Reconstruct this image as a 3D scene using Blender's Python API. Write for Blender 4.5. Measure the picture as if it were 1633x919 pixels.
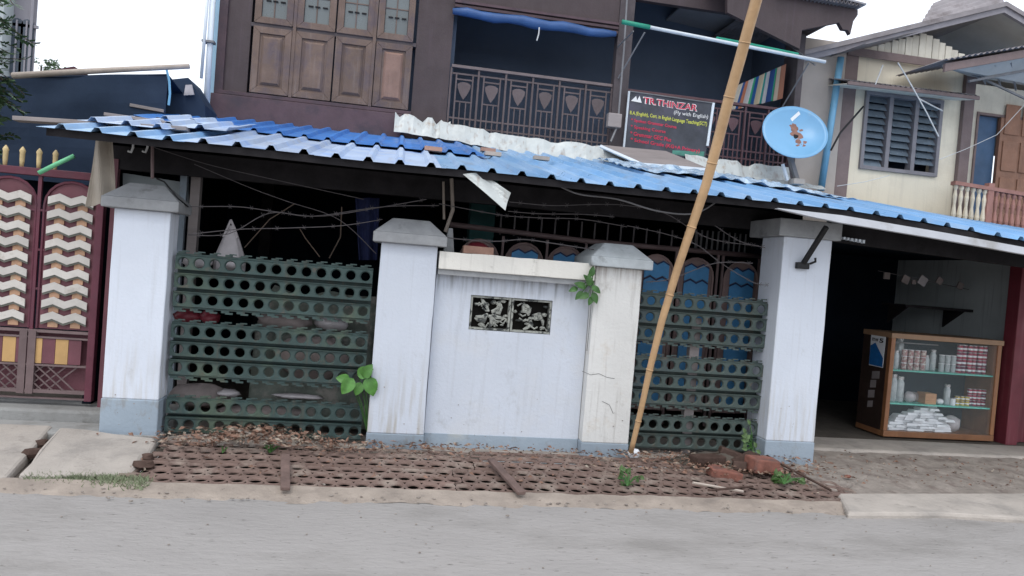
import bpy, bmesh, math, random
from mathutils import Vector, Matrix
random.seed(7)
scene = bpy.context.scene
C = scene.collection
for o in list(bpy.data.objects): bpy.data.objects.remove(o)

# ------------------------------------------------------------------ camera
F = 1150.0; W0, H0 = 1633.0, 919.0
YAW, PIT, ROLL = math.radians(-9.54), math.radians(-1.44), math.radians(4.61)
CAM = Vector((0, -5.3, 1.42))
_f0 = Vector((-math.sin(YAW), math.cos(YAW), 0))
FW = _f0 * math.cos(PIT) + Vector((0, 0, math.sin(PIT)))
_r0 = Vector((math.cos(YAW), math.sin(YAW), 0)); _u0 = _r0.cross(FW)
RT = _r0 * math.cos(ROLL) + _u0 * math.sin(ROLL)
UP = -_r0 * math.sin(ROLL) + _u0 * math.cos(ROLL)
cd = bpy.data.cameras.new('camera'); cam = bpy.data.objects.new('camera', cd); C.objects.link(cam)
m = Matrix((RT, UP, -FW)).transposed().to_4x4(); m.translation = CAM
cam.matrix_world = m
cd.sensor_width = 36; cd.lens = F / W0 * 36; cd.clip_end = 2000; cd.clip_start = 0.05
scene.camera = cam
scene.render.resolution_x = 1024; scene.render.resolution_y = 576

# ------------------------------------------------------------------ sky and sun (overcast)
w = bpy.data.worlds.new('World'); scene.world = w; w.use_nodes = True
nt = w.node_tree; nt.nodes.clear()
SUN_EL, SUN_AZ = math.radians(58), math.radians(205)
sky = nt.nodes.new('ShaderNodeTexSky'); sky.sky_type = 'NISHITA'; sky.sun_disc = False
sky.sun_elevation = SUN_EL; sky.sun_rotation = SUN_AZ; sky.dust_density = 4; sky.air_density = 1.2
mx = nt.nodes.new('ShaderNodeMix'); mx.data_type = 'RGBA'; mx.inputs[0].default_value = 0.86
mx.inputs[7].default_value = (11.7, 12.3, 13.4, 1)        # bright even cloud cover
bg = nt.nodes.new('ShaderNodeBackground'); bg.inputs[1].default_value = 0.1
ow = nt.nodes.new('ShaderNodeOutputWorld')
nt.links.new(sky.outputs[0], mx.inputs[6]); nt.links.new(mx.outputs[2], bg.inputs[0]); nt.links.new(bg.outputs[0], ow.inputs[0])
sl = bpy.data.lights.new('sun', 'SUN'); sl.energy = 0.8; sl.angle = math.radians(25); sl.color = (1, .96, .9)
so = bpy.data.objects.new('sun', sl); C.objects.link(so)
sd = Vector((math.sin(SUN_AZ) * math.cos(SUN_EL), math.cos(SUN_AZ) * math.cos(SUN_EL), math.sin(SUN_EL)))
so.rotation_euler = sd.to_track_quat('Z', 'Y').to_euler()
scene.view_settings.view_transform = 'Standard'; scene.view_settings.look = 'None'
scene.view_settings.exposure = 0.35; scene.view_settings.gamma = 1

# ------------------------------------------------------------------ helpers
def ray(px, py): return FW * F + RT * (px - W0 / 2) - UP * (py - H0 / 2)
def at(px, py, Y):
    d = ray(px, py); return CAM + d * ((Y - CAM.y) / d.y)
def atz(px, py, Z):
    d = ray(px, py); return CAM + d * ((Z - CAM.z) / d.z)
def atx(px, py, X):
    d = ray(px, py); return CAM + d * ((X - CAM.x) / d.x)
U = random.uniform
LOC = {}
def setp(o, label=None, cat=None, group=None, kind=None):
    if label: o['label'] = label
    if cat: o['category'] = cat
    if group: o['group'] = group
    if kind: o['kind'] = kind
    return o
def thing(name, loc, label, cat, group=None, kind=None):
    o = bpy.data.objects.new(name, None); C.objects.link(o); o.location = loc; o.empty_display_size = .1
    LOC[o.name] = Vector(loc); return setp(o, label, cat, group, kind)
def inst(src, parent, off, rot=None, name=None, scale=None):
    o = bpy.data.objects.new(name or src.name.split('.')[0], src.data); C.objects.link(o); o.parent = parent
    o.location = off
    for md in src.modifiers:
        n = o.modifiers.new(md.name, md.type)
        if md.type == 'BEVEL': n.width = md.width; n.segments = md.segments; n.limit_method = md.limit_method
        if md.type == 'SOLIDIFY': n.thickness = md.thickness; n.offset = md.offset
    if rot: o.rotation_euler = rot
    if scale: o.scale = scale
    if parent is not None: LOC[o.name] = LOC.get(parent.name, Vector()) + Vector(off)
    return o
class MB:
    def __init__(s): s.v = []; s.f = []; s.mi = []
    def add(s, vs, fs, mi=0):
        b = len(s.v); s.v += [Vector(p) for p in vs]
        for f in fs: s.f.append([b + i for i in f]); s.mi.append(mi)
        return s
    def box(s, x0, x1, y0, y1, z0, z1, mi=0):
        return s.hexa([(x0, y0, z0), (x1, y0, z0), (x1, y1, z0), (x0, y1, z0), (x0, y0, z1), (x1, y0, z1), (x1, y1, z1), (x0, y1, z1)], mi)
    def hexa(s, p, mi=0):
        return s.add(p, [(0, 3, 2, 1), (4, 5, 6, 7), (0, 1, 5, 4), (1, 2, 6, 5), (2, 3, 7, 6), (3, 0, 4, 7)], mi)
    def prism(s, pts, vec, mi=0):
        pts = [Vector(p) for p in pts]; vec = Vector(vec); n = len(pts)
        nrm = Vector()
        for i in range(n): nrm += pts[i].cross(pts[(i + 1) % n])
        if nrm.dot(vec) > 0: pts = pts[::-1]
        return s.add(pts + [p + vec for p in pts], [tuple(range(n)), tuple(range(2 * n - 1, n - 1, -1))] + [(i, n + i, n + (i + 1) % n, (i + 1) % n) for i in range(n)], mi)
    def bar(s, a, b, wx, wy=None, mi=0, roll=None):
        a, b = Vector(a), Vector(b); d = (b - a).normalized(); wy = wy or wx
        ref = Vector((0, 1, 0)) if abs(d.y) < .9 else Vector((0, 0, 1))
        p = d.cross(ref).normalized() * wx / 2; q = d.cross(p).normalized() * wy / 2
        return s.hexa([a - p - q, a + p - q, a + p + q, a - p + q, b - p - q, b + p - q, b + p + q, b - p + q], mi)
    def tube(s, path, r, n=8, mi=0, cap=True):
        path = [Vector(p) for p in path]; rs = r if isinstance(r, (list, tuple)) else [r] * len(path)
        base = len(s.v); pr = None
        for i, p in enumerate(path):
            d = (path[min(i + 1, len(path) - 1)] - path[max(i - 1, 0)])
            d = d.normalized() if d.length > 1e-9 else Vector((0, 0, 1))
            if pr is None: pr = d.orthogonal().normalized()
            pr = (pr - d * pr.dot(d)); pr = pr.normalized() if pr.length > 1e-6 else d.orthogonal().normalized()
            q = d.cross(pr)
            for k in range(n):
                a = 2 * math.pi * k / n; s.v.append(p + (pr * math.cos(a) + q * math.sin(a)) * rs[i])
        for i in range(len(path) - 1):
            for k in range(n):
                s.f.append([base + i * n + k, base + i * n + (k + 1) % n, base + (i + 1) * n + (k + 1) % n, base + (i + 1) * n + k]); s.mi.append(mi)
        if cap:
            s.f.append([base + k for k in range(n)][::-1]); s.mi.append(mi)
            e = base + (len(path) - 1) * n; s.f.append([e + k for k in range(n)]); s.mi.append(mi)
        return s
    def lathe(s, c, prof, n=12, mi=0):
        c = Vector(c); base = len(s.v)
        for r, z in prof:
            for k in range(n):
                a = 2 * math.pi * k / n; s.v.append(c + Vector((r * math.cos(a), r * math.sin(a), z)))
        for i in range(len(prof) - 1):
            for k in range(n):
                s.f.append([base + i * n + k, base + i * n + (k + 1) % n, base + (i + 1) * n + (k + 1) % n, base + (i + 1) * n + k]); s.mi.append(mi)
        s.f.append([base + k for k in range(n)][::-1]); s.mi.append(mi)
        e = base + (len(prof) - 1) * n; s.f.append([e + k for k in range(n)]); s.mi.append(mi)
        return s
    def grid(s, fn, nu, nv, mi=0):
        b = len(s.v)
        for j in range(nv + 1):
            for i in range(nu + 1): s.v.append(Vector(fn(i / nu, j / nv)))
        for j in range(nv):
            for i in range(nu):
                a = b + j * (nu + 1) + i; s.f.append([a, a + 1, a + nu + 2, a + nu + 1]); s.mi.append(mi)
        return s
    def blob(s, c, rad, n=10, mi=0, jit=.1, seed=0):
        rr = random.Random(seed); c = Vector(c); m_ = n // 2; b = len(s.v)
        for j in range(m_ + 1):
            for i in range(n):
                th = math.pi * j / m_; ph = 2 * math.pi * i / n; k = 1 + (rr.uniform(-jit, jit) if 0 < j < m_ else 0)
                s.v.append(c + Vector((rad[0] * math.sin(th) * math.cos(ph) * k, rad[1] * math.sin(th) * math.sin(ph) * k, rad[2] * math.cos(th) * k)))
        for j in range(m_):
            for i in range(n):
                s.f.append([b + j * n + i, b + (j + 1) * n + i, b + (j + 1) * n + (i + 1) % n, b + j * n + (i + 1) % n]); s.mi.append(mi)
        return s
    def build(s, name, mats, parent=None, smooth=False, bevel=0, solid=0, loc=None, label=None, cat=None, group=None, kind=None, fixn=False):
        o0 = Vector()
        if parent is not None: o0 = LOC[parent.name]
        elif loc is not None: o0 = Vector(loc)
        elif cat or kind != 'structure':
            xs = [v.x for v in s.v]; ys = [v.y for v in s.v]; zs = [v.z for v in s.v]
            o0 = Vector(((min(xs) + max(xs)) / 2, (min(ys) + max(ys)) / 2, min(zs)))
        me = bpy.data.meshes.new(name); me.from_pydata([v - o0 for v in s.v], [], s.f)
        if not isinstance(mats, (list, tuple)): mats = [mats]
        for mt in mats: me.materials.append(mt)
        if len(mats) > 1:
            for p, k in zip(me.polygons, s.mi): p.material_index = k
        if smooth:
            for p in me.polygons: p.use_smooth = True
        if fixn:
            bm = bmesh.new(); bm.from_mesh(me); bmesh.ops.remove_doubles(bm, verts=bm.verts, dist=1e-5)
            bmesh.ops.recalc_face_normals(bm, faces=bm.faces); bm.to_mesh(me); bm.free()
        me.update()
        o = bpy.data.objects.new(name, me); C.objects.link(o)
        if parent is not None: o.parent = parent
        else: o.location = o0
        LOC[o.name] = o0
        if solid: md = o.modifiers.new('s', 'SOLIDIFY'); md.thickness = solid; md.offset = -1
        if bevel: md = o.modifiers.new('b', 'BEVEL'); md.width = bevel; md.segments = 2; md.limit_method = 'ANGLE'
        return setp(o, label, cat, group, kind)

# ------------------------------------------------------------------ materials
MATS = {}
def mat(name, col, rough=.8, var=.18, scale=6, bump=.15, bscale=60, col2=None, c2=(.5, .62), c2scale=3, metal=0, spec=.4,
        streak=None, streak_amt=.5, stretch=(1, 1, 1), coat=0, alpha=1, trans=0, grime=None, topstain=None):
    """base colour broken by two noises, optional second colour in patches, optional vertical stains, fine relief"""
    if name in MATS: return MATS[name]
    mt = bpy.data.materials.new(name); mt.use_nodes = True; n = mt.node_tree; b = n.nodes['Principled BSDF']
    L = n.links.new
    tc = n.nodes.new('ShaderNodeTexCoord'); mp = n.nodes.new('ShaderNodeMapping'); mp.inputs['Scale'].default_value = stretch
    geo = n.nodes.new('ShaderNodeNewGeometry'); oi = n.nodes.new('ShaderNodeObjectInfo')
    L(geo.outputs['Position'], mp.inputs[0])
    def noise(sc, det=4, rg=.6):
        t = n.nodes.new('ShaderNodeTexNoise'); t.inputs['Scale'].default_value = sc; t.inputs['Detail'].default_value = det
        t.inputs['Roughness'].default_value = rg; L(mp.outputs[0], t.inputs['Vector']); return t.outputs[0]
    def rng(src, a, b_, c, d):
        t = n.nodes.new('ShaderNodeMapRange'); t.inputs[1].default_value = a; t.inputs[2].default_value = b_; t.inputs[3].default_value = c; t.inputs[4].default_value = d
        L(src, t.inputs[0]); return t.outputs[0]
    def mix(fac, A, B, bl='MIX'):
        t = n.nodes.new('ShaderNodeMix'); t.data_type = 'RGBA'; t.blend_type = bl
        if isinstance(fac, float): t.inputs[0].default_value = fac
        else: L(fac, t.inputs[0])
        for s_, k in ((A, 6), (B, 7)):
            if isinstance(s_, tuple): t.inputs[k].default_value = (*s_[:3], 1)
            else: L(s_, t.inputs[k])
        return t.outputs[2]
    cc = tuple(col)
    cur = mix(rng(noise(scale), .3, .7, 0, 1), tuple(c * (1 - var) for c in cc), tuple(min(1, c * (1 + var * .6)) for c in cc))
    if col2: cur = mix(rng(noise(c2scale, 6, .65), c2[0], c2[1], 0, 1), cur, tuple(col2))
    if streak:
        mp2 = n.nodes.new('ShaderNodeMapping'); mp2.inputs['Scale'].default_value = (22, 22, 1.3); L(geo.outputs['Position'], mp2.inputs[0])
        t = n.nodes.new('ShaderNodeTexNoise'); t.inputs['Scale'].default_value = 1; t.inputs['Detail'].default_value = 3; L(mp2.outputs[0], t.inputs['Vector'])
        cur = mix(rng(t.outputs[0], .56, .74, 0, streak_amt), cur, tuple(streak))
    if grime:
        gc, ga, gs, glo, ghi = grime
        mp3 = n.nodes.new('ShaderNodeMapping'); mp3.inputs['Scale'].default_value = gs; L(geo.outputs['Position'], mp3.inputs[0])
        t3 = n.nodes.new('ShaderNodeTexNoise'); t3.inputs['Scale'].default_value = 1; t3.inputs['Detail'].default_value = 7; t3.inputs['Roughness'].default_value = .7; L(mp3.outputs[0], t3.inputs['Vector'])
        cur = mix(rng(t3.outputs[0], glo, ghi, 0, ga), cur, tuple(gc))
    if topstain:
        sz_ = n.nodes.new('ShaderNodeSeparateXYZ'); L(geo.outputs['Position'], sz_.inputs[0])
        mp4 = n.nodes.new('ShaderNodeMapping'); mp4.inputs['Scale'].default_value = (30, 30, 2.5); L(geo.outputs['Position'], mp4.inputs[0])
        t4 = n.nodes.new('ShaderNodeTexNoise'); t4.inputs['Scale'].default_value = 1; t4.inputs['Detail'].default_value = 5; L(mp4.outputs[0], t4.inputs['Vector'])
        ml = n.nodes.new('ShaderNodeMath'); ml.operation = 'MULTIPLY'; L(rng(sz_.outputs[2], topstain[0], topstain[1], 0, 1), ml.inputs[0]); L(rng(t4.outputs[0], .45, .72, 0, 1), ml.inputs[1])
        cur = mix(ml.outputs[0], cur, tuple(topstain[2]))
    vv = rng(oi.outputs['Random'], 0, 1, .88, 1.1)
    h = n.nodes.new('ShaderNodeHueSaturation'); L(vv, h.inputs['Value']); L(cur, h.inputs['Color']); cur = h.outputs[0]
    L(cur, b.inputs['Base Color'])
    L(rng(noise(scale * 2.3), .3, .7, max(.02, rough - .12), min(1, rough + .1)), b.inputs['Roughness'])
    b.inputs['Metallic'].default_value = metal; b.inputs['Specular IOR Level'].default_value = spec
    if coat: b.inputs['Coat Weight'].default_value = coat; b.inputs['Coat Roughness'].default_value = .15
    if trans: b.inputs['Transmission Weight'].default_value = trans
    if alpha < 1: b.inputs['Alpha'].default_value = alpha
    if bump:
        bp = n.nodes.new('ShaderNodeBump'); bp.inputs['Strength'].default_value = bump; bp.inputs['Distance'].default_value = .01
        L(noise(bscale, 5), bp.inputs['Height']); L(bp.outputs[0], b.inputs['Normal'])
    MATS[name] = mt; return mt
white = mat('white_limewash', (.62, .665, .74), .85, .05, 2.5, .25, 45, col2=(.62, .66, .73), c2=(.5, .7), streak=(.40, .41, .42), streak_amt=.25, grime=((.33, .33, .31), .45, (5, 5, 3.5), .60, .74), topstain=(.80, .15, (.45, .43, .39)))
white_wall = mat('white_wall_with_mould_drips', (.635, .68, .755), .85, .05, 2.5, .3, 45, col2=(.64, .67, .72), c2=(.5, .7), streak=(.40, .41, .42), streak_amt=.25, grime=((.33, .33, .31), .4, (5, 5, 3.5), .60, .74), topstain=(1.15, 1.40, (.10, .10, .09)))
white_worn = mat('worn_white_plaster', (.68, .68, .66), .88, .08, 3, .35, 45, col2=(.60, .56, .50), c2=(.56, .72), c2scale=4, topstain=(1.36, 1.5, (.2, .14, .11)), streak=(.30, .28, .25), streak_amt=.5, grime=((.30, .27, .23), .55, (6, 6, 4), .57, .72))
plinth = mat('grey_blue_plinth_paint', (.30, .36, .42), .85, .08, 3, .3, 45, col2=(.38, .41, .42), c2=(.58, .7), grime=((.22, .20, .17), .6, (9, 9, 5), .54, .68))
capm = mat('weathered_cement', (.34, .35, .36), .9, .18, 7, .5, 40, col2=(.16, .16, .16), c2=(.56, .75), c2scale=6)
capl = mat('pale_cement_cap', (.46, .50, .52), .9, .15, 7, .5, 40, col2=(.2, .21, .21), c2=(.58, .75), c2scale=6)
coping = mat('cream_coping', (.78, .76, .70), .85, .08, 3, .3, 40, col2=(.55, .5, .42), c2=(.58, .7), streak=(.28, .26, .22), streak_amt=.3, grime=((.25, .23, .2), .6, (8, 8, 8), .58, .72))
blk = mat('mouldy_cement_block', (.40, .41, .37), .9, .35, 18, .6, 60, col2=(.05, .055, .055), c2=(.5, .58), c2scale=16)
psp_g = mat('green_grey_steel_paint', (.046, .080, .076), .55, .2, 5, .2, 50, col2=(.085, .12, .085), c2=(.5, .65), c2scale=2.2, streak=(.12, .08, .05), streak_amt=.4, grime=((.14, .10, .075), .6, (10, 10, 14), .58, .70))
psp_g2 = mat('grey_green_steel_paint', (.062, .088, .080), .6, .2, 5, .2, 50, col2=(.05, .07, .075), c2=(.5, .65), c2scale=2.5, streak=(.11, .08, .05), streak_amt=.4, grime=((.14, .10, .075), .6, (10, 10, 14), .58, .70))
rust = mat('rusted_steel_plate', (.180, .122, .102), .85, .2, 8, .5, 70, col2=(.28, .225, .19), c2=(.5, .66), c2scale=5, grime=((.09, .065, .055), .6, (5, 9, 7), .58, .70))
rust_bar = mat('brown_rusted_bar', (.17, .115, .10), .85, .3, 10, .5, 60)
pit = mat('wet_mud', (.012, .011, .010), .8, .3, 5, .3, 30, spec=0.06)
road_m = mat('dusty_asphalt', (.375, .355, .34), .9, .14, 1.6, 1, 28, col2=(.27, .255, .24), c2=(.48, .66), c2scale=1.6, stretch=(.45, 1, 1), grime=((.13, .12, .11), .85, (11, 30, 14), .61, .68))
sand = mat('sandy_verge', (.39, .33, .28), .95, .2, 6, .9, 40, col2=(.29, .245, .21), c2=(.5, .68), c2scale=4)
dirt = mat('yard_dirt', (.10, .085, .07), .95, .3, 4, .6, 30)
rubble_m = mat('rubble_soil', (.33, .29, .255), .95, .25, 9, 1, 30, col2=(.2, .16, .14), c2=(.5, .66), c2scale=7)
conc = mat('pale_concrete', (.42, .38, .34), .9, .14, 4, .6, 40, col2=(.30, .275, .25), c2=(.52, .68), c2scale=2.6, grime=((.20, .18, .16), .6, (6, 9, 6), .58, .70))
conc_g = mat('grey_concrete', (.33, .33, .32), .9, .14, 4, .6, 40, col2=(.22, .215, .2), c2=(.52, .7), c2scale=3, grime=((.16, .15, .14), .6, (6, 9, 6), .58, .70))
roof_l = mat('blue_roof_sheet_faded', (.20, .40, .66), .36, .12, 1.5, .1, 20, col2=(.38, .54, .74), c2=(.45, .7), c2scale=1.1, spec=.6, stretch=(1.5, .5, 1), grime=((.30, .30, .30), .55, (9, 1.6, 1), .54, .72))
roof_w = mat('pale_faded_roof_sheet', (.44, .54, .70), .4, .12, 1.5, .1, 20, col2=(.28, .42, .70), c2=(.48, .68), spec=.5, grime=((.35, .34, .34), .5, (9, 1.6, 1), .54, .72))
roof_d = mat('blue_roof_sheet', (.04, .20, .58), .42, .15, 2, .1, 20, col2=(.07, .22, .55), c2=(.5, .7), spec=.5, grime=((.14, .18, .26), .6, (9, 1.6, 1), .54, .72))
navy = mat('dark_navy_tarpaulin', (.030, .046, .078), .6, .2, 2, .4, 9, spec=0.06)
under = mat('dark_roof_lining', (.012, .015, .022), .8, .3, 3, .2, 20, spec=0.06)  # near-black tone that paints in the shade under the awning
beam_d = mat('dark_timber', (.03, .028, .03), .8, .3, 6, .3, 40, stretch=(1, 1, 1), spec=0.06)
bwall = mat('brown_painted_boards', (.066, .047, .050), .6, .16, 3, .2, 40, streak=(.085, .06, .07), streak_amt=.5)
bbeam = mat('red_brown_painted_beam', (.092, .056, .066), .65, .2, 4, .3, 40, col2=(.055, .04, .05), c2=(.5, .65))
shut = mat('weathered_shutter_wood', (.175, .122, .098), .8, .2, 5, .45, 60, col2=(.125, .095, .10), c2=(.48, .66), c2scale=4, streak=(.24, .19, .17), streak_amt=.6)
shut_r = mat('reddish_shutter_panel', (.24, .15, .12), .75, .2, 5, .4, 60, streak=(.3, .2, .16), streak_amt=.5)
pane_m = mat('grey_green_window_glass', (.10, .12, .12), .3, .1, 3, 0, 10, spec=.9)
rail_m = mat('brown_iron_railing', (.115, .088, .090), .6, .15, 8, .15, 40)
rail_top = mat('mauve_handrail', (.19, .15, .15), .6, .15, 8, .2, 40)
rail_r = mat('maroon_railing', (.10, .052, .060), .6, .15, 8, .15, 40)
post_m = mat('grey_brown_post', (.085, .07, .075), .7, .2, 5, .3, 40)
inner = mat('navy_room_wall', (.10, .13, .185), .8, .12, 1.5, .1, 30, spec=0.06)
flash = mat('pale_galvanised_flashing', (.52, .55, .54), .5, .12, 5, .25, 25, col2=(.40, .34, .28), c2=(.6, .7), c2scale=6, metal=.2, streak=(.22, .13, .09), streak_amt=.55)
bluet = mat('blue_plastic_sheet', (.045, .11, .28), .4, .2, 5, .4, 20)
greent = mat('green_tape', (.03, .30, .20), .5, .2, 8, .2, 40)
pvc = mat('white_pvc', (.66, .72, .78), .4, .06, 6, .05, 30)
pvcb = mat('pale_blue_pipe', (.18, .42, .62), .45, .12, 6, .1, 30)
lblue = mat('pale_blue_board', (.38, .60, .78), .7, .1, 3, .1, 30)
bamboo = mat('dry_bamboo', (.50, .32, .17), .5, .16, 7, .25, 40, col2=(.36, .22, .12), c2=(.54, .7), c2scale=5, spec=.4)
bamboo_g = mat('old_grey_bamboo', (.42, .36, .31), .7, .16, 7, .25, 40)
gold = mat('straw_yellow_paint', (.62, .48, .25), .6, .2, 15, .2, 40)
maroon = mat('maroon_gate_paint', (.135, .035, .055), .55, .2, 6, .2, 40, col2=(.09, .035, .05), c2=(.5, .68))
maroon_p = mat('dusty_maroon_sheet', (.16, .06, .075), .65, .2, 5, .2, 40)
chevw = mat('pale_chevron_paint', (.60, .57, .53), .7, .12, 8, .2, 40, col2=(.46, .42, .38), c2=(.55, .7), c2scale=8)
chevo = mat('tan_orange_paint', (.50, .30, .19), .7, .2, 10, .2, 40, col2=(.40, .36, .25), c2=(.6, .7))
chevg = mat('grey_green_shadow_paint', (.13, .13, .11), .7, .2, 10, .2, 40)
chevb = mat('blue_chevron_paint', (.075, .28, .55), .6, .15, 8, .2, 40)
chevn = mat('navy_zigzag_paint', (.012, .03, .10), .6, .15, 8, .1, 40)
gatebr = mat('brown_gate_sheet', (.25, .175, .165), .65, .2, 6, .2, 40)
yellow = mat('ochre_gate_board', (.50, .31, .13), .65, .15, 6, .2, 40)
iron = mat('grey_brown_iron', (.17, .12, .12), .6, .2, 8, .2, 40)
iron_g = mat('pale_grey_iron', (.20, .20, .21), .55, .2, 8, .2, 40)
wire_m = mat('rusty_grey_wire', (.12, .11, .115), .6, .2, 20, 0, 40)
wire_w = mat('pale_cord', (.55, .56, .56), .7, .1, 20, 0, 40)
black = mat('black_rubber', (.012, .012, .014), .6, .2, 20, 0, 40)
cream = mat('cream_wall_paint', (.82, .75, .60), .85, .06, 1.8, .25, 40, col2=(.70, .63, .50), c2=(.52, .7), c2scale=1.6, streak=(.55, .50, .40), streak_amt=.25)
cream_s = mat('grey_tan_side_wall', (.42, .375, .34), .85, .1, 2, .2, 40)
brownt = mat('brown_trim', (.20, .15, .145), .75, .15, 5, .25, 40)
creamb = mat('cream_gable_board', (.68, .65, .56), .8, .12, 5, .2, 40, streak=(.38, .35, .3), streak_amt=.5)
roofg = mat('grey_roof_metal', (.27, .25, .26), .55, .2, 4, .3, 30, col2=(.15, .13, .13), c2=(.52, .7), metal=.2)
soffit = mat('grey_soffit', (.25, .245, .26), .8, .12, 3, .15, 30)
soffit_l = mat('pale_soffit', (.44, .44, .43), .8, .12, 3, .15, 30)
louv = mat('frosted_louvre_glass', (.17, .215, .26), .2, .2, 9, .05, 30, spec=.8)
louv_f = mat('grey_louvre_frame', (.24, .23, .25), .6, .15, 6, .1, 30)
doorw = mat('red_brown_door', (.30, .155, .10), .55, .2, 6, .2, 30, streak=(.2, .1, .07), streak_amt=.5)
terra = mat('terracotta_baluster', (.34, .17, .14), .75, .2, 8, .2, 30)
balw = mat('cream_baluster', (.62, .55, .43), .8, .15, 8, .2, 30)
dblue = mat('blue_door_curtain', (.06, .12, .22), .6, .2, 3, .1, 30)
shopw = mat('grey_green_shop_wall', (.68, .74, .75), .85, .12, 2, .2, 30, streak=(.17, .2, .22), streak_amt=.4)
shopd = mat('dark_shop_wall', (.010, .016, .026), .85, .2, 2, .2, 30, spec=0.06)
cabw = mat('varnished_cabinet_wood', (.27, .12, .055), .4, .2, 6, .15, 40, streak=(.38, .19, .08), streak_amt=.6, coat=.3)
cabt = mat('tan_cabinet_top', (.36, .22, .13), .45, .15, 6, .15, 40)
shelfg = mat('mint_shelf_glass', (.12, .52, .42), .3, .1, 5, 0, 30, spec=.6)
redpost = mat('dark_red_post_paint', (.15, .028, .04), .5, .2, 4, .15, 30, streak=(.22, .08, .09), streak_amt=.5)
paper = mat('white_foam_box', (.80, .82, .84), .7, .05, 6, .1, 30)
tin_r = mat('red_tin_label', (.34, .03, .07), .4, .3, 40, 0, 30, col2=(.12, .02, .06), c2=(.5, .6), c2scale=12)
tin_y = mat('yellow_tin_label', (.6, .45, .08), .4, .3, 40, 0, 30, col2=(.08, .07, .05), c2=(.54, .58), c2scale=45)
tin_l = mat('tin_lid', (.5, .5, .5), .3, .1, 20, 0, 30, metal=.6)
jarm = mat('milky_clear_plastic', (.42, .47, .48), .18, .2, 30, .05, 30, spec=.8)
jarc = mat('jar_contents', (.40, .22, .22), .6, .3, 50, .1, 30, col2=(.6, .56, .5), c2=(.5, .56), c2scale=40)
dishm = mat('sky_blue_dish_paint', (.17, .39, .62), .4, .06, 3, .05, 30, col2=(.38, .47, .50), c2=(.62, .74), c2scale=2.2, coat=.2)
dish_e = mat('faded_brown_emblem', (.24, .12, .09), .6, .3, 30, 0, 30)
bann = mat('charcoal_banner', (.055, .06, .075), .5, .3, 5, .25, 12, col2=(.09, .085, .12), c2=(.5, .65))
bred = mat('banner_red_ink', (.62, .03, .08), .5, .1, 20, 0, 30)
bwht = mat('banner_white_ink', (.75, .75, .75), .5, .05, 20, 0, 30)
byel = mat('banner_yellow_ink', (.62, .64, .10), .5, .1, 20, 0, 30)
bgrn = mat('banner_green_corner', (.08, .28, .22), .5, .3, 12, 0, 30)
leaf_m = mat('leaf_green', (.055, .145, .035), .45, .35, 30, .15, 60, spec=.4)
leaf_b = mat('bright_leaf_green', (.085, .23, .045), .45, .3, 25, .15, 60, spec=.4)
grass_m = mat('dry_grass_green', (.20, .235, .14), .8, .4, 20, 0, 30)
tree_m = mat('dusty_tree_leaf', (.12, .20, .10), .6, .4, 10, 0, 30)
bark = mat('grey_bark', (.12, .09, .07), .9, .3, 10, .6, 30)
litter_m = mat('dead_leaf', (.24, .14, .10), .85, .45, 9, 0, 30, col2=(.36, .31, .25), c2=(.52, .6), c2scale=12)
brick_m = mat('old_red_brick', (.23, .095, .07), .9, .3, 12, .6, 40, col2=(.12, .07, .06), c2=(.5, .66), c2scale=9)
brick_t = mat('pinkish_brick', (.42, .25, .19), .9, .2, 12, .5, 40)
mud = mat('mud_brown_bark', (.09, .06, .05), .9, .35, 10, .8, 30, spec=0.06)
bagw = mat('white_plastic_bag', (.48, .45, .46), .5, .15, 10, .5, 18)
sack = mat('grey_brown_sack', (.27, .23, .22), .85, .25, 8, .6, 25)
redp = mat('dark_red_plastic', (.22, .03, .045), .4, .2, 8, .1, 30)
clothb = mat('beige_cloth', (.42, .37, .31), .9, .15, 5, .3, 20)
teal = mat('teal_painted_column', (.05, .16, .16), .7, .2, 5, .2, 30)
garm = mat('indigo_garment', (.02, .028, .09), .9, .2, 10, .3, 20)
greenp = mat('light_green_pole', (.16, .52, .28), .5, .15, 8, .1, 30)
farc = mat('grey_concrete_building', (.34, .33, .37), .85, .12, .6, .2, 6, streak=(.24, .23, .26), streak_amt=.5)
farw = mat('pale_building_wall', (.50, .56, .58), .85, .1, .6, .2, 6)
farg = mat('dark_building_glass', (.08, .10, .13), .2, .2, 1, 0, 6)
boardg = mat('weathered_grey_board', (.27, .24, .235), .85, .2, 6, .4, 40, stretch=(.3, 1, 1))
plast = mat('crumpled_clear_blue_plastic', (.45, .58, .72), .25, .25, 9, .6, 14, col2=(.2, .33, .5), c2=(.52, .62), c2scale=8, spec=.8)

# ================================================================== THE SETTING
# ditch under the plates, ground all round it
DX0, DX1, DY0, DY1 = -1.44, 3.32, -.87, -.03
g = MB()
B = 120
for (x0, x1, y0, y1) in ((-B, B, -B, DY0), (-B, B, DY1, B), (-B, DX0, DY0, DY1), (DX1, B, DY0, DY1)):
    g.add([(x0, y0, -.012), (x1, y0, -.012), (x1, y1, -.012), (x0, y1, -.012)], [(0, 1, 2, 3)])
g.build('ground', dirt, kind='structure')
d = MB()
d.add([(DX0, DY0, -.7), (DX1, DY0, -.7), (DX1, DY1, -.7), (DX0, DY1, -.7)], [(0, 1, 2, 3)])
for a, b in (((DX0, DY0), (DX1, DY0)), ((DX1, DY0), (DX1, DY1)), ((DX1, DY1), (DX0, DY1)), ((DX0, DY1), (DX0, DY0))):
    d.add([(*a, -.7), (*b, -.7), (*b, -.013), (*a, -.013)], [(0, 1, 2, 3)])
d.build('drain_ditch', pit, kind='structure')
def rnoise(x, y, s=1.0):
    from mathutils import noise as nz
    return nz.noise(Vector((x * s, y * s, 3.1)))
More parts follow.
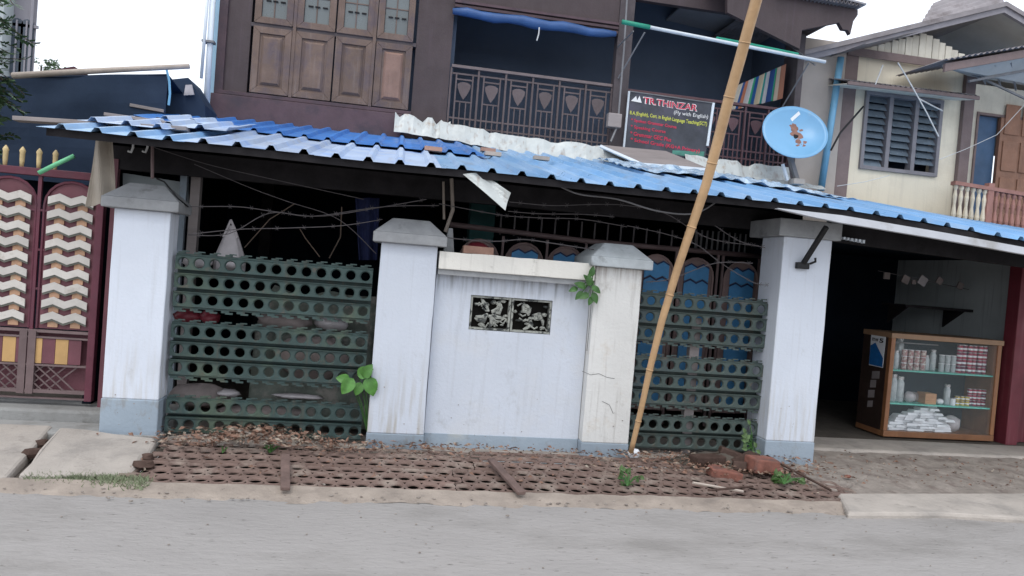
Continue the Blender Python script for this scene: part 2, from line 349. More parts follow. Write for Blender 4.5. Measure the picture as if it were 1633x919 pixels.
def sheetgrid(x0, x1, y0f, y1f, z, amp, nx, ny, ns=3, rag=.0, seed=0):
    mb = MB()
    def fn(u, v):
        x = x0 + (x1 - x0) * u; ya, yb = y0f(x), y1f(x); y = ya + (yb - ya) * v
        return (x, y, (z(x, y) if callable(z) else z) + amp * (rnoise(x + seed, y, ns) + .5 * rnoise(x, y + seed, ns * 3)))
    return mb.grid(fn, nx, ny)
# road: wide sheet, slightly uneven
sheetgrid(-40, 40, lambda x: -14, lambda x: -1.02 + .05 * rnoise(x, 0, 1.4), -.002, .006, 500, 60, 2).build('road', road_m, kind='structure', smooth=True)
sheetgrid(-2.6, 3.3, lambda x: -1.10 + .06 * rnoise(x, 5, 2.1) + .03 * rnoise(x, 9, 9), lambda x: -.868, lambda x, y: -.006 + .03 * max(0, (y + 1.10) / .23), .008, 240, 20, 6).build('sandy_verge', sand, kind='structure', smooth=True)
# left concrete slabs (pavement)
pave = thing('pavement', (-2, -.4, 0), None, None, kind='structure')
def slab(px, ztop, th, name='pavement_slab', mt=conc, par=pave, bevel=.02, sub=False):
    pts = [atz(p[0], p[1], p[2] if len(p) > 2 else ztop) for p in px]
    return MB().prism(pts, (0, 0, -th)).build(name, mt, par, bevel=bevel, fixn=True)
slab([(95, 681, .10), (140, 684, .102), (190, 692, .10), (245, 697, .10), (250, 703, .09), (240, 722, .07), (226, 728, .065), (222, 742, .045), (212, 752, .035), (175, 757, .03), (130, 756, .032), (80, 759, .03), (28, 757, .03), (48, 738, .055), (62, 716, .08)], .10, .10)
slab([(-260, 665, .09), (85, 678, .09), (12, 760, .03), (-60, 766, .03), (-330, 756, .03)], .09, .10)
for k_, (c0, r0_) in enumerate((((52, 722), .05), ((66, 708), .04), ((228, 742), .05), ((236, 730), .035))):  # dark lumps added in place of shaded holes in the slabs
    MB().blob(atz(*c0, .05), (r0_ * 1.3, r0_, .03), 8, jit=.3, seed=k_).build('rubble_chunk', mud, label=['dark chunk in the joint between the two left slabs', 'smaller dark chunk behind it in the slab joint', 'dark chunk at the broken corner of the slab by the drain plates', 'small dark chunk above the broken slab corner'][k_], cat='stone', group='dark chunks by the left slabs')
# step under the gate
st = MB(); a = atz(0, 655, .10)
st.box(-4.5, -1.50, .30, .72, -.01, .155).build('gate_step', conc_g, kind='structure', bevel=.02, loc=(0, 0, 0))
MB().box(-4.5, -1.50, -.02, .30, -.01, .075).build('pavement_strip', conc_g, kind='structure', bevel=.015, loc=(0, 0, 0))
# yard and shop floors
MB().box(-4.5, 3.4, .72, 9, -.01, .09).build('yard_floor', dirt, kind='structure', loc=(0, 0, 0))
MB().box(-1.48, 2.95, -.03, .72, -.01, .045).build('yard_threshold', rubble_m, kind='structure', loc=(0, 0, 0))
MB().box(3.47, 9.5, .42, .88, -.01, .085).build('shop_kerb', conc, kind='structure', bevel=.02, loc=(0, 0, 0))
MB().box(3.47, 9.5, .882, 6, -.01, .083).build('shop_floor', dirt, kind='structure', loc=(0, 0, 0))  # darker than the kerb to paint in the shade inside the shop
# rubble verge before the shop, kerb and low slab
sheetgrid(3.05, 12, lambda x: -.80, lambda x: .42, lambda x, y: .0 + .05 * (y + .8), .014, 260, 36, 5).build('rubble_verge', rubble_m, kind='structure', smooth=True)
slab([(1335, 786), (1460, 786), (1640, 786), (1900, 792), (2050, 840), (1640, 826), (1500, 818), (1420, 818), (1352, 818)], .035, .06)
slab([(1180, 742), (1300, 735), (1420, 742), (1330, 785)], .035, .04, mt=rubble_m, name='rubble_slab')

# ================================================================== PILLARS AND WALL
def pillar(x0, x1, zb, zt, zp, label, m_=white, cm=capm, peak=True, dep=.40, capw=.06, capx=None):
    t = thing('gate_pillar', ((x0 + x1) / 2, dep / 2, zb), label, 'pillar', 'wall pillars')
    z0 = zb - .08
    def shaft(xa, xb, ya, yb, za, zb_, n, mt):
        mb = MB()
        def ring(z, k):
            j = .003 if mt is not plinth else .002
            return [(xa + rnoise(z * 3, k) * j, ya, z), (xb + rnoise(z * 3, k + 9) * j * 2, ya, z), (xb + rnoise(z * 3, k + 5) * j, yb, z), (xa, yb, z)]
        rings = [ring(za + (zb_ - za) * i / n, 1) for i in range(n + 1)]
        vs = [p for r_ in rings for p in r_]; fs = [(3, 2, 1, 0), tuple(4 * n + i for i in range(4))]
        for i in range(n):
            for k in range(4): fs.append((4 * i + k, 4 * i + (k + 1) % 4, 4 * i + 4 + (k + 1) % 4, 4 * i + 4 + k))
        return mb.add(vs, fs).build('shaft' if mt is not plinth else 'plinth', mt, t, bevel=.008)
    shaft(x0, x1, 0, dep, zp, zt, 12, m_); shaft(x0 - .004, x1 + .004, -.004, dep + .004, z0, zp, 3, plinth)
    if peak:
        c = MB(); cx0, cx1, cy0, cy1 = x0 - capw, x1 + capw, -capw, dep + capw
        h1 = .075; h2 = .11; k = .13
        c.box(cx0, cx1, cy0, cy1, zt, zt + h1)
        c.hexa([(cx0 + .005, cy0 + .005, zt + h1), (cx1 - .005, cy0 + .005, zt + h1), (cx1 - .005, cy1 - .005, zt + h1), (cx0 + .005, cy1 - .005, zt + h1),
                (cx0 + k, cy0 + k, zt + h1 + h2), (cx1 - k, cy0 + k, zt + h1 + h2), (cx1 - k, cy1 - k, zt + h1 + h2), (cx0 + k, cy1 - k, zt + h1 + h2)])
        c.build('cap', cm, t, bevel=.008)
    return t
pillar(-1.89, -1.525, .10, 1.625, .32, 'bluish white pillar with a grey cap beside the maroon gate', dep=.20, capw=.065)
pillar(-.09, .32, .04, 1.545, .155, 'white pillar with a grey cap left of the white wall, next to the leafy weed')
pillar(1.525, 1.895, .02, 1.50, .15, 'stained cream pillar with a pale cap that the bamboo pole leans beside', white_worn, capl)
p4 = pillar(3.04, 3.46, .10, 1.86, .225, 'tall white pillar without a peaked cap at the shop front', white, capm, peak=False, dep=.34)
MB().box(2.98, 3.52, -.03, .46, 1.86, 2.0).build('top_block', capm, p4, bevel=.008)
ck = MB()
for pts_ in (((928, 592), (942, 598), (955, 596), (968, 602), (980, 604)), ((944, 470), (940, 520), (936, 560)), ((960, 640), (972, 646), (978, 660))):
    ck.tube([at(x_, y_, -.0005) for x_, y_ in pts_], .0018, 4)
ck.build('plaster_crack', pit, bpy.data.objects['gate_pillar.002'], kind='stuff')
def chips(parent, x0, x1, y, z0, z1, n, seed):
    rr = random.Random(seed); mb = MB()
    for _ in range(n):
        cx, cz = rr.uniform(x0, x1), z0 + (z1 - z0) * rr.random() ** 1.6; r_ = rr.uniform(.002, .006)
        mb.prism([(cx + r_ * math.cos(a) * rr.uniform(.5, 1.2), y - .0012, cz + r_ * .8 * math.sin(a) * rr.uniform(.5, 1.2)) for a in [k * math.pi / 3 for k in range(6)]], (0, .001, 0))
    mb.build('mud_speck', rubble_m, parent, kind='stuff')
for nm_, xa, xb in (('gate_pillar', -1.88, -1.53), ('gate_pillar.001', -.08, .31), ('gate_pillar.002', 1.53, 1.89), ('gate_pillar.003', 3.06, 3.45)):
    chips(bpy.data.objects[nm_], xa, xb, -.004, .12, .6, 6, len(nm_) + int(xa * 10))
# hooked bracket on pillar 4
br = thing('strut_bracket', (3.3, -.1, 1.5), 'dark iron strut with a square foot on the tall shop pillar', 'bracket')
a = at(1280, 422, -.02); b_ = at(1318, 362, -.25)
MB().bar(a, b_, .032, .03).build('arm', black, br); MB().box(a.x - .055, a.x + .05, -.04, -.002, a.z - .035, a.z + .015).build('foot_plate', black, br, bevel=.004)
MB().tube([a + Vector((.05, -.02, .01)), a + Vector((.09, -.03, .03)), a + Vector((.085, -.03, .06))], .01, 6).build('hook', black, br)
# white wall
wl = thing('boundary_wall', (.9, .2, 0), 'low white wall with a cream coping and an ornamental vent block', 'wall')
vx0, vx1, vz0, vz1 = at(749, 500, .10).x, at(880, 500, .10).x, at(815, 530, .10).z, at(815, 475, .10).z
WY = .10
wm = MB()
zt = 1.385
for (xa, xb, za, zb_) in ((.33, vx0, .15, zt), (vx1, 1.52, .15, zt), (vx0, vx1, .15, vz0), (vx0, vx1, vz1, zt)): wm.box(xa, xb, WY, WY + .2, za, zb_)
wm.build('wall_face', white_wall, wl, fixn=True)
MB().box(.33, 1.52, WY - .004, WY + .2, -.03, .15).build('plinth', plinth, wl, bevel=.004)
cp = MB()
for i in range(12):
    xa, xb = .335 + (1.185) * i / 12, .335 + 1.185 * (i + 1) / 12
    def cz(x): return 1.385 + .004 * rnoise(x * 6, 2), 1.515 + .006 * rnoise(x * 5, 8)
    a0, a1 = cz(xa); b0, b1 = cz(xb)
    cp.hexa([(xa, .0, a0), (xb, .0, b0), (xb, .34, b0), (xa, .34, a0), (xa, .0, a1), (xb, .0, b1), (xb, .34, b1), (xa, .34, a1)])
cp.build('coping', coping, wl, fixn=True, bevel=.006)
MB().box(.335, 1.515, .02, .32, 1.345, 1.384).build('coping_underside', capm, wl)
chips(wl, .35, 1.5, WY - .004, .06, .5, 12, 3)
# vent: two cast blocks with floral relief in a recess
vb = MB(); vb.box(vx0, vx1, WY + .07, WY + .2, vz0, vz1); vb.build('vent_back', pit, wl)
for s_ in (0, 1):
    wv = (vx1 - vx0) / 2; xa = vx0 + s_ * wv; q = MB(); t_ = .018
    q.box(xa + .003, xa + t_, WY + .012, WY + .08, vz0 + .003, vz1 - .003); q.box(xa + wv - t_, xa + wv - .003, WY + .012, WY + .08, vz0 + .003, vz1 - .003)
    q.box(xa + t_, xa + wv - t_, WY + .014, WY + .08, vz0 + .004, vz0 + t_); q.box(xa + t_, xa + wv - t_, WY + .014, WY + .08, vz1 - t_, vz1 - .004)
    cx, cz_ = xa + wv / 2, (vz0 + vz1) / 2; rr = random.Random(3 + s_)
    for k in range(8):
        an = k * math.pi / 4 + rr.uniform(-.5, .5); p0 = Vector((cx, WY + .04, cz_)); L_ = Vector((math.cos(an) * wv * .46, 0, math.sin(an) * (vz1 - vz0) * .45))
        L_ *= rr.uniform(.55, 1.05); side = Vector((-L_.z, 0, L_.x)) * rr.uniform(-.5, .5)
        q.tube([p0 + L_ * .15, p0 + L_ * .5 + side, p0 + L_ * .85 + side * .5, p0 + L_], [.008, .017, .013, .006], 6)
    for k in range(12):
        q.blob((cx + rr.uniform(-.42, .42) * wv, WY + .045, cz_ + rr.uniform(-.4, .4) * (vz1 - vz0)), (rr.uniform(.012, .028), .02, rr.uniform(.008, .018)), 8, seed=k)
    for k in range(7):
        xx, zz = cx + rr.uniform(-.4, .3) * wv, cz_ + rr.uniform(-.4, .3) * (vz1 - vz0)
        q.tube([(xx, WY + .035, zz), (xx + .03, WY + .03, zz + .02 * rr.choice((-1, 1))), (xx + .055, WY + .035, zz + rr.uniform(-.02, .02))], .007, 5)
    q.build('vent_block', blk, wl)

# ================================================================== PIERCED STEEL PLATES
HP, RP = .105, .129        # hole pitch, row pitch
def psp_mb(n, rows, fn, hr=.034, ns=16, tabs=(1, 1), gd=.075, lip=.010, stag=0):
    """corrugated pierced plate: fn(u,v,w)->point; u along, v across, w out of the face"""
    mb = MB(); H = .0470 if gd > .01 else .0505
    cells = []
    for r_ in range(rows):
        vc = r_ * RP
        for i in range(n):
            uc = (i + .5 + (stag * .5 if r_ % 2 else 0)) * HP
            sq, c1, c2, c3 = [], [], [], []
            for k in range(ns):
                a = 2 * math.pi * k / ns; ca, sa = math.cos(a), math.sin(a); mm = max(abs(ca), abs(sa))
                sq.append((uc + ca / mm * HP / 2, vc + sa / mm * H, 0)); c1.append((uc + ca * hr * 1.22, vc + sa * hr * 1.22, 0))
                c2.append((uc + ca * hr, vc + sa * hr, -.008)); c3.append((uc + ca * hr * .96, vc + sa * hr * .96, -.016))
            b = len(mb.v)
            for P in sq + c1 + c2 + c3: mb.v.append(Vector(fn(*P)))
            for lay in range(3):
                for k in range(ns):
                    k2 = (k + 1) % ns; mb.f.append([b + lay * ns + k, b + lay * ns + k2, b + (lay + 1) * ns + k2, b + (lay + 1) * ns + k]); mb.mi.append(0)
    L = n * HP
    prof = [(H, 0), (H + .003, lip), (H + .008, lip), (H + .0085, -gd), (RP - H - .004, -gd), (RP - H - .001, .0), (RP - H, 0)]
    for r_ in range(rows - 1):
        for a, b2 in zip(prof[:-1], prof[1:]):
            nseg = n
            mb.grid(lambda u, v, a=a, b2=b2, r_=r_: fn(u * L, r_ * RP + a[0] + (b2[0] - a[0]) * v, a[1] + (b2[1] - a[1]) * v), nseg, 1)
    # rolled edges and hook tabs
    for sgn, on in ((-1, tabs[0]), (1, tabs[1])):
        v0 = -H if sgn < 0 else (rows - 1) * RP + H
        mb.grid(lambda u, v: fn(u * L, v0 + sgn * .006 * v, -.018 * v), n, 1)
        mb.grid(lambda u, v: fn(u * L, v0 + sgn * (.006 + .012 * v), -.018 + .0 * v), n, 1)
        if on:
            for i in range(n):
                u0 = (i + .12) * HP; vv = v0 + sgn * .018
                P = [(u0, vv, -.02), (u0 + .05, vv, -.02), (u0 + .05, vv + sgn * .014, -.02), (u0, vv + sgn * .014, -.02)]
                P2 = [(p[0], p[1], -.012) for p in P]
                mb.hexa([fn(*p) for p in P] + [fn(*p) for p in P2])
                P = [(u0 + .03, vv + sgn * .012, -.006), (u0 + .078, vv + sgn * .012, -.006), (u0 + .078, vv + sgn * .021, -.006), (u0 + .03, vv + sgn * .021, -.006)]
                P2 = [(p[0], p[1], .002) for p in P]
                mb.hexa([fn(*p) for p in P] + [fn(*p) for p in P2])
    return mb
FY = .14
def psp_fence(x0, x1, tops, lab, mt, seed, FY=.14):
    t = thing('steel_plate_fence', ((x0 + x1) / 2, FY, .05), lab, 'fence', 'pierced steel plate fences')
    n = int(round((x1 - x0) / HP)); off = x0
    for (zc, rows, tb) in tops:
        zlow = zc - (rows - 1) * RP
        sl = U(-.004, .004)
        def fn(u, v, w, zlow=zlow, sl=sl):
            return (off + u, FY - w + .006 * math.sin(u * 2.1 + zlow * 5) + .003 * rnoise(u * 3, v * 4), zlow + v + sl * u)
        psp_mb(n, rows, fn, tabs=tb).build('steel_plank', mt, t, fixn=False, solid=.003)
    return t
zr = lambda px, py: at(px, py, .11).z
psp_fence(-1.50, -.09, ((zr(440, 430), 3, (1, 1)), (zr(440, 537), 3, (1, 1)), (zr(440, 655), 2, (0, 1)), ), 'green grey fence of pierced steel plates between the bluish pillar and the leafy weed', psp_g, 1, .09)
psp_fence(1.88, 3.03, ((zr(1120, 486), 3, (1, 1)), (zr(1120, 587), 3, (1, 1)), (zr(1120, 682), 2, (0, 1))), 'steel plate fence with round holes behind the bottom of the leaning bamboo pole', psp_g2, 2)
# fence posts behind the right panel
fp = thing('fence_stake', (2.4, .22, .05), 'pale stake standing behind the right-hand steel plate fence', 'stake')
MB().box(2.42, 2.50, .2, .26, .02, 1.15).build('stake', boardg, fp)
# ground plates
gt = thing('drain_cover_plates', (.9, -.4, 0), 'rusty pierced steel plates laid flat over the roadside drain', 'drain cover')
def plate(u0, n, y0, rows, zf, skew, seed, bent=.012):
    def fn(u, v, w):
        x = u0 + u; y = y0 + v + skew * u
        z = zf(x, y) + w + bent * rnoise(x * 1.0 + seed, y * .8, 1.6) + .006 * rnoise(x * 4, y * 4 + seed)
        return (x, y, z)
    mb = psp_mb(n, rows, fn, hr=.0375, ns=14, tabs=(0, 0), gd=.003, lip=.002, stag=1); mb.build('steel_plank', rust, gt, solid=.003)
zg = lambda x, y: .022 + .05 * max(0, (y + .9) / .9)
plate(-1.50, 19, -.80, 3, zg, -.004, 1); plate(-1.44, 20, -.405, 3, zg, .002, 2, .016)
plate(.50, 27, -.80, 3, zg, .010, 3); plate(.66, 24, -.395, 3, zg, .004, 4, .02)
for pts, lb in ((((455, 726), (455, 780)), 'short rusty bar lying across the drain plates near the left fence'), (((783, 733), (832, 787)), 'rusty bar lying slantwise on the drain plates below the white wall')):
    a = atz(*pts[0], .10); b_ = atz(*pts[1], .045)
    MB().bar(a, b_, .055, .022).build('rusty_bar', rust_bar, label=lb, cat='bar', group='bars on the drain plates', bevel=.004)

# ================================================================== BLUE AWNING ROOF
def roofz(x, y): return 2.075 + .207 * (y + .35) - .062 * max(0, x - 3.3) + .012 * rnoise(x, y, .9)
def corr(x0, x1, y0, y1, dz, pitch=.21, h=.030, rid=0, nseg=6, zf=roofz, x0b=None, jy=0):
    xs = []; x = x0
    k0 = math.ceil((x0 + .0) / pitch)
    pts = [x0, x1]
    k = k0
    while k * pitch < x1 + .05:
        c = k * pitch
        for d_ in (-.034, -.014, .014, .034):
            if x0 < c + d_ < x1: pts.append(c + d_)
        k += 1
    pts = sorted(set(pts)); mb = MB()
    def prof(x):
        c = round(x / pitch) * pitch; d_ = abs(x - c)
        return h if d_ < .0145 else (h * (.034 - d_) / .02 if d_ < .034 else 0)
    rows = []
    for j in range(nseg + 1):
        v = j / nseg
        for x in pts:
            y = y0 + (y1 - y0) * v + (jy * rnoise(x * 2, rid) if j == 0 else 0)
            mb.v.append(Vector((x, y, zf(x, y) + dz + prof(x) + .004 * rnoise(x * 2.5 + rid, y * 2.5, 1.2))))
    n = len(pts)
    for j in range(nseg):
        for i in range(n - 1): mb.f.append([j * n + i, j * n + i + 1, (j + 1) * n + i + 1, (j + 1) * n + i]); mb.mi.append(0)
    return mb
aw = thing('awning_roof', (1.5, 1.5, 2.1), 'long blue ribbed metal awning roof over the white wall and shop', 'roof')
x = -2.24; i = 0
while x < 11:
    x1 = x + .84
    y0 = -.35 + U(-.02, .02)
    y1 = 1.75 if x < .2 else 3.36
    corr(x, x1 + .03, y0, y1, .002 * (i % 2), rid=i, nseg=10, jy=.01).build('roof_sheet', roof_w if i in (1, 2) else roof_l, aw, solid=.0015)
    for q_ in range(5):
        for yy_s in (-.22, .75): pass
    x = x1; i += 1
for k, (xa, xb, ya, yb) in enumerate(((-2.3, -1.5, 1.45, 3.36), (-1.5, -.7, 1.25, 3.36), (-.7, .1, 1.15, 3.36), (.1, .72, 1.05, 3.36))):
    corr(xa, xb + .03, ya, yb, .018 + .004 * k, rid=20 + k, nseg=8, jy=.04).build('roof_sheet', roof_d, aw, solid=.0015)
# loose left sheets, staggered
for k, (xa, xb, ya, yb, dz) in enumerate(((-2.2, -1.62, .1, .85, .04), (-1.75, -1.25, .35, 1.3, .055), (-2.0, -1.5, .9, 1.6, .06))):
    corr(xa, xb, ya, yb, dz, rid=40 + k, nseg=4, jy=.08).build('roof_sheet', roof_w, aw, solid=.0015)
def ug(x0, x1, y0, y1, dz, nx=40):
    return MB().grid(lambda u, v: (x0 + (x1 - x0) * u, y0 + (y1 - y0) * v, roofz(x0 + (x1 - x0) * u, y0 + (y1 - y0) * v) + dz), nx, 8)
ug(-2.2, 11, -.28, 3.36, -.035, 80).build('roof_lining', under, aw)  # added sheet below the roof sheets to make the underside read dark
fz = MB()
for i in range(60):
    xa, xb = -2.2 + i * .22, -2.2 + (i + 1) * .22
    fz.hexa([(xa, -.32, roofz(xa, -.32) - .055), (xb, -.32, roofz(xb, -.32) - .055), (xb, -.28, roofz(xb, -.28) - .055), (xa, -.28, roofz(xa, -.28) - .055),
             (xa, -.32, roofz(xa, -.32) - .006), (xb, -.32, roofz(xb, -.32) - .006), (xb, -.28, roofz(xb, -.28) - .006), (xa, -.28, roofz(xa, -.28) - .006)])
fz.build('fascia_batten', beam_d, aw)
for yy in (.6, 1.5, 2.4):
    MB().hexa([(-2.2, yy, roofz(-2.2, yy) - .12), (3.3, yy, roofz(3.3, yy) - .12), (3.3, yy + .06, roofz(3.3, yy) - .12), (-2.2, yy + .06, roofz(-2.2, yy) - .12),
               (-2.2, yy, roofz(-2.2, yy) - .04), (3.3, yy, roofz(3.3, yy) - .04), (3.3, yy + .06, roofz(3.3, yy) - .04), (-2.2, yy + .06, roofz(-2.2, yy) - .04)]).build('rafter', beam_d, aw)
# pale strip and dark header above the shop
a = at(1238, 336, -.30); zs = lambda x, y: roofz(x, y)
gut = MB(); N = 24
for i in range(N):
    xa = 2.75 + i * .25; xb = xa + .25
    def yy_(x): return -.40 if x > 3.2 else -.40 + .03 * (3.2 - x)
    def th(x): return .055 if x > 3.2 else .055 * max(0.1, (x - 2.7) / .5)
    top = lambda x: roofz(x, -.35) - .045 - .012 * min(1, x - 2.7)
    gut.hexa([(xa, yy_(xa), top(xa) - th(xa)), (xb, yy_(xb), top(xb) - th(xb)), (xb, yy_(xb) + .05, top(xb) - th(xb)), (xa, yy_(xa) + .05, top(xa) - th(xa)),
              (xa, yy_(xa), top(xa)), (xb, yy_(xb), top(xb)), (xb, yy_(xb) + .05, top(xb)), (xa, yy_(xa) + .05, top(xa))])
gut.build('eave_strip', mat('greyish_eave_sheet', (.50, .52, .56), .6, .1, 5, .2, 30, col2=(.36, .36, .36), c2=(.56, .7)), aw, fixn=True)
hd = thing('shop_header_beam', (6, .1, 1.8), 'dark boarded header under the awning above the shop opening', 'beam')
MB().hexa([(3.47, .05, 1.60 + .26), (10, .05, 1.36 + .26), (10, .12, 1.62), (3.47, .12, 1.86), (3.47, .05, 2.10), (10, .05, 1.72), (10, .12, 1.72), (3.47, .12, 2.10)]).build('header_board', beam_d, hd)
MB().box(-2.1, 3.46, .46, .53, 1.93, 2.10).build('front_lintel', beam_d, hd)
vs = thing('ventilation_strip', (3.7, -.12, 1.83), 'short strip of pale notched teeth beside the top of the shop pillar', 'vent')  # pale tabs stand in for daylight showing through gaps under the roof
for k in range(8):
    a = at(1332 + k * 6.2, 379 + k * .9, .02)
    MB().box(a.x - .009, a.x + .009, -.0, .03, a.z - .004 - .0016 * k, a.z + .012).build('tooth', pvc, vs)
# hanging torn sheet corner
a, b_, c_, d_ = at(738, 278, -.33), at(770, 275, -.30), at(814, 308, -.34), at(806, 336, -.36)
MB().grid(lambda u, v: tuple((a.lerp(b_, v)).lerp(d_.lerp(c_, v), u) + Vector((0, -.02 * math.sin(u * 3 + v * 4), 0))), 10, 5).build('torn_sheet', flash, solid=.002, label='torn pale metal sheet hanging down from the awning edge', cat='metal sheet')
# boards lying on the roof at left
for p0, p1, wd, th, dz, lb in (((25, 190), (300, 207), .10, .03, .08, 'long grey board lying on the left end of the blue awning'), ((168, 183), (290, 200), .07, .025, .10, 'shorter grey board lying behind the long board on the awning'), ((208, 168), (262, 178), .05, .03, .10, 'stub of pinkish timber at the top left corner of the awning')):
    Yb = {(25, 190): .35, (168, 183): .8, (208, 168): 2.2}[p0]
    MB().bar(at(*p0, Yb), at(*p1, Yb), th, wd).build('board', boardg, label=lb, cat='board', group='boards on the awning', bevel=.003)
bits = ((690, 237, 1.0), (785, 245, 1.3), (778, 232, 2.0), (862, 256, 1.5))
for k, (x_, y_, Y_) in enumerate(bits):
    P = at(x_, y_, Y_)
    MB().box(P.x - .07, P.x + .08, Y_ - .04, Y_ + .04, roofz(P.x, Y_) + .03, roofz(P.x, Y_) + .065).build('wood_offcut', bamboo_g if k % 2 else brick_t, label=['dark offcut lying on the overlap of the deep blue sheets', 'brown offcut on the awning below the first balcony', 'offcut lying close to the flashing above the awning', 'small chip on the awning right of the torn sheet'][k], cat='offcut', group='offcuts on the awning')

# flashing along the balcony foot
fl = thing('roof_flashing', (2.4, 3.3, 2.85), 'ragged pale galvanised flashing between the awning and the balcony', 'flashing')
def flash_piece(pa, pb, top_off, n, seed, Y=3.28):
    """pa,pb bottom line in pixels (x,y); top_off: pixels up"""
    A, Bq = at(*pa, Y), at(*pb, Y); rr = random.Random(seed)
    mb = MB(); hs = [top_off / 138 * (1 + (rr.uniform(-.03, .03) if rr.random() < .75 else rr.uniform(-.28, .0))) for _ in range(n + 1)]
    bs = [rr.uniform(-.012, .008) for _ in range(n + 1)]
    for i in range(n + 1):
        p = A.lerp(Bq, i / n); y = Y
        for v in range(4):
            f = v / 3; mb.v.append(Vector((p.x, y - .10 * (1 - f) + .004 * rr.uniform(-1, 1), p.z + bs[i] * (1 - f) + hs[i] * f)))
    for i in range(n):
        for v in range(3): a_ = i * 4 + v; mb.f.append([a_, a_ + 4, a_ + 5, a_ + 1]); mb.mi.append(0)
    return mb.build('flashing_sheet', flash, fl, solid=.003)
flash_piece((628, 211), (716, 225), 32, 12, 1); flash_piece((700, 222), (836, 250), 30, 14, 2, 3.25); flash_piece((820, 246), (975, 262), 30, 14, 3)
flash_piece((960, 258), (1120, 280), 22, 14, 4, 3.1); flash_piece((1090, 272), (1255, 293), 28, 18, 5, 3.27); flash_piece((1200, 290), (1310, 304), 9, 10, 6, 3.1)
# crumpled plastic on the roof
pl = MB()
def pf(u, v):
    x = 2.25 + 2.3 * u; y = 1.3 + 1.6 * v
    return (x, y + .05 * rnoise(x * 3, y), roofz(x, y) + .05 + .05 * max(0, rnoise(x * 4, y * 5, 1.5)) + .03 * rnoise(x * 11, y * 9))
pl.grid(pf, 90, 30).build('plastic_sheet', plast, label='crumpled pale blue plastic sheeting spread on the awning under the banner', cat='plastic sheet', solid=.001)

# ================================================================== UPPER HOUSE
UY = 3.40
hx0, hx1 = -2.14, .50
house = thing('timber_house', (1.4, UY, 2.8), 'dark brown timber upper storey with panelled shutters and open balconies', 'house')
za = lambda px, py, Y=UY: at(px, py, Y).z
xa_ = lambda px, py, Y=UY: at(px, py, Y).x
sx0, sx1 = xa_(400, 90), xa_(657, 120)
ZS0, ZS1 = za(402, 148), za(402, 40)       # lower shutters
ZT = 6.2
wbm = MB().box(hx0, sx0 - .02, UY, UY + .12, 2.80, ZT); wbm.box(sx1 + .02, hx1, UY, UY + .12, 2.80, ZT)
wbm.box(sx0 - .02, sx1 + .02, UY, UY + .12, 2.80, ZS0 - .02)
wbm.build('front_wall', bwall, house)
MB().box(hx0 + .05, sx1 + .35, UY + .13, UY + .2, 2.9, ZT).build('room_backing', inner, house)
MB().box(hx0 - .02, xa_(640, 200), UY - .05, UY - .002, ZS0 - .34, ZS0 - .06).build('sill_beam', bbeam, house, bevel=.006)
MB().box(hx0 + .02, xa_(655, 185), UY - .035, UY - .003, ZS0 - .055, ZS0 - .012).build('sill_strip', bbeam, house, bevel=.004)
MB().box(hx0, hx0 + .1, UY + .13, 9, 2.8, ZT).build('side_wall', bwall, house)
MB().box(hx0 + .01, hx0 + .10, UY - .03, UY - .003, 2.85, ZT).build('corner_board', bbeam, house)
# shutters
def shutter(x0, x1, z0, z1, kind, mt_in):
    fr = MB(); s_ = .075; t0 = .035; y0 = UY - .03
    fr.prism([(x0, y0, z0), (x0 + s_, y0, z0 + s_), (x0 + s_, y0, z1 - s_), (x0, y0, z1)], (0, t0, 0)); fr.prism([(x1, y0, z0), (x1 - s_, y0, z0 + s_), (x1 - s_, y0, z1 - s_), (x1, y0, z1)], (0, t0, 0))
    fr.prism([(x0 + .001, y0, z0), (x1 - .001, y0, z0), (x1 - s_, y0, z0 + s_ - .001), (x0 + s_, y0, z0 + s_ - .001)], (0, t0, 0)); fr.prism([(x0 + .001, y0, z1), (x1 - .001, y0, z1), (x1 - s_, y0, z1 - s_ + .001), (x0 + s_, y0, z1 - s_ + .001)], (0, t0, 0))
    o = fr.build('shutter', shut, house, bevel=.004, fixn=True)
    a0, a1, b0, b1 = x0 + s_, x1 - s_, z0 + s_, z1 - s_
    if kind == 'panel':
        MB().box(a0, a1, UY - .008, UY + .01, b0, b1).build('shutter_field', shut, o)
        k = .022; e = .05
        MB().hexa([(a0 + k, UY - .009, b0 + k), (a0 + k, UY - .009, b1 - k), (a1 - k, UY - .009, b1 - k), (a1 - k, UY - .009, b0 + k),
                   (a0 + e, UY - .034, b0 + e), (a0 + e, UY - .034, b1 - e), (a1 - e, UY - .034, b1 - e), (a1 - e, UY - .034, b0 + e)]).build('raised_panel', mt_in, o, bevel=.003, fixn=True)
        for cx in (x0 + .03, x1 - .03):
            for cz in (z0 + .03, z1 - .03): pass
    else:
        nz_ = 4; hh = (b1 - b0) / nz_; xm = (a0 + a1) / 2
        for j in range(nz_):
            for (pa_, pb_) in ((a0, xm), (xm, a1)):
                MB().box(pa_ + .004, pb_ - .004, UY - .004, UY + .004, b0 + j * hh + .004, b0 + (j + 1) * hh - .004).build('pane', pane_m, o)
        mb = MB(); mb.box(xm - .006, xm + .006, UY - .012, UY + .008, b0, b1)
        for j in range(1, nz_): mb.box(a0, a1, UY - .011, UY + .007, b0 + j * hh - .006, b0 + j * hh + .006)
        mb.build('glazing_bar', shut, o)
        for j, fz_ in enumerate((.62, 1.62)):
            for fx in (.15, .42, .72): MB().box(a0 + (a1 - a0) * fx, a0 + (a1 - a0) * (fx + .2), UY - .022, UY - .013, b0 + hh * fz_, b0 + hh * fz_ + .014).build('louvre_clip', beam_d, o)
    return o
edges = [(402, 464, 90), (469, 531, 98), (533, 592, 105), (597, 655, 115)]
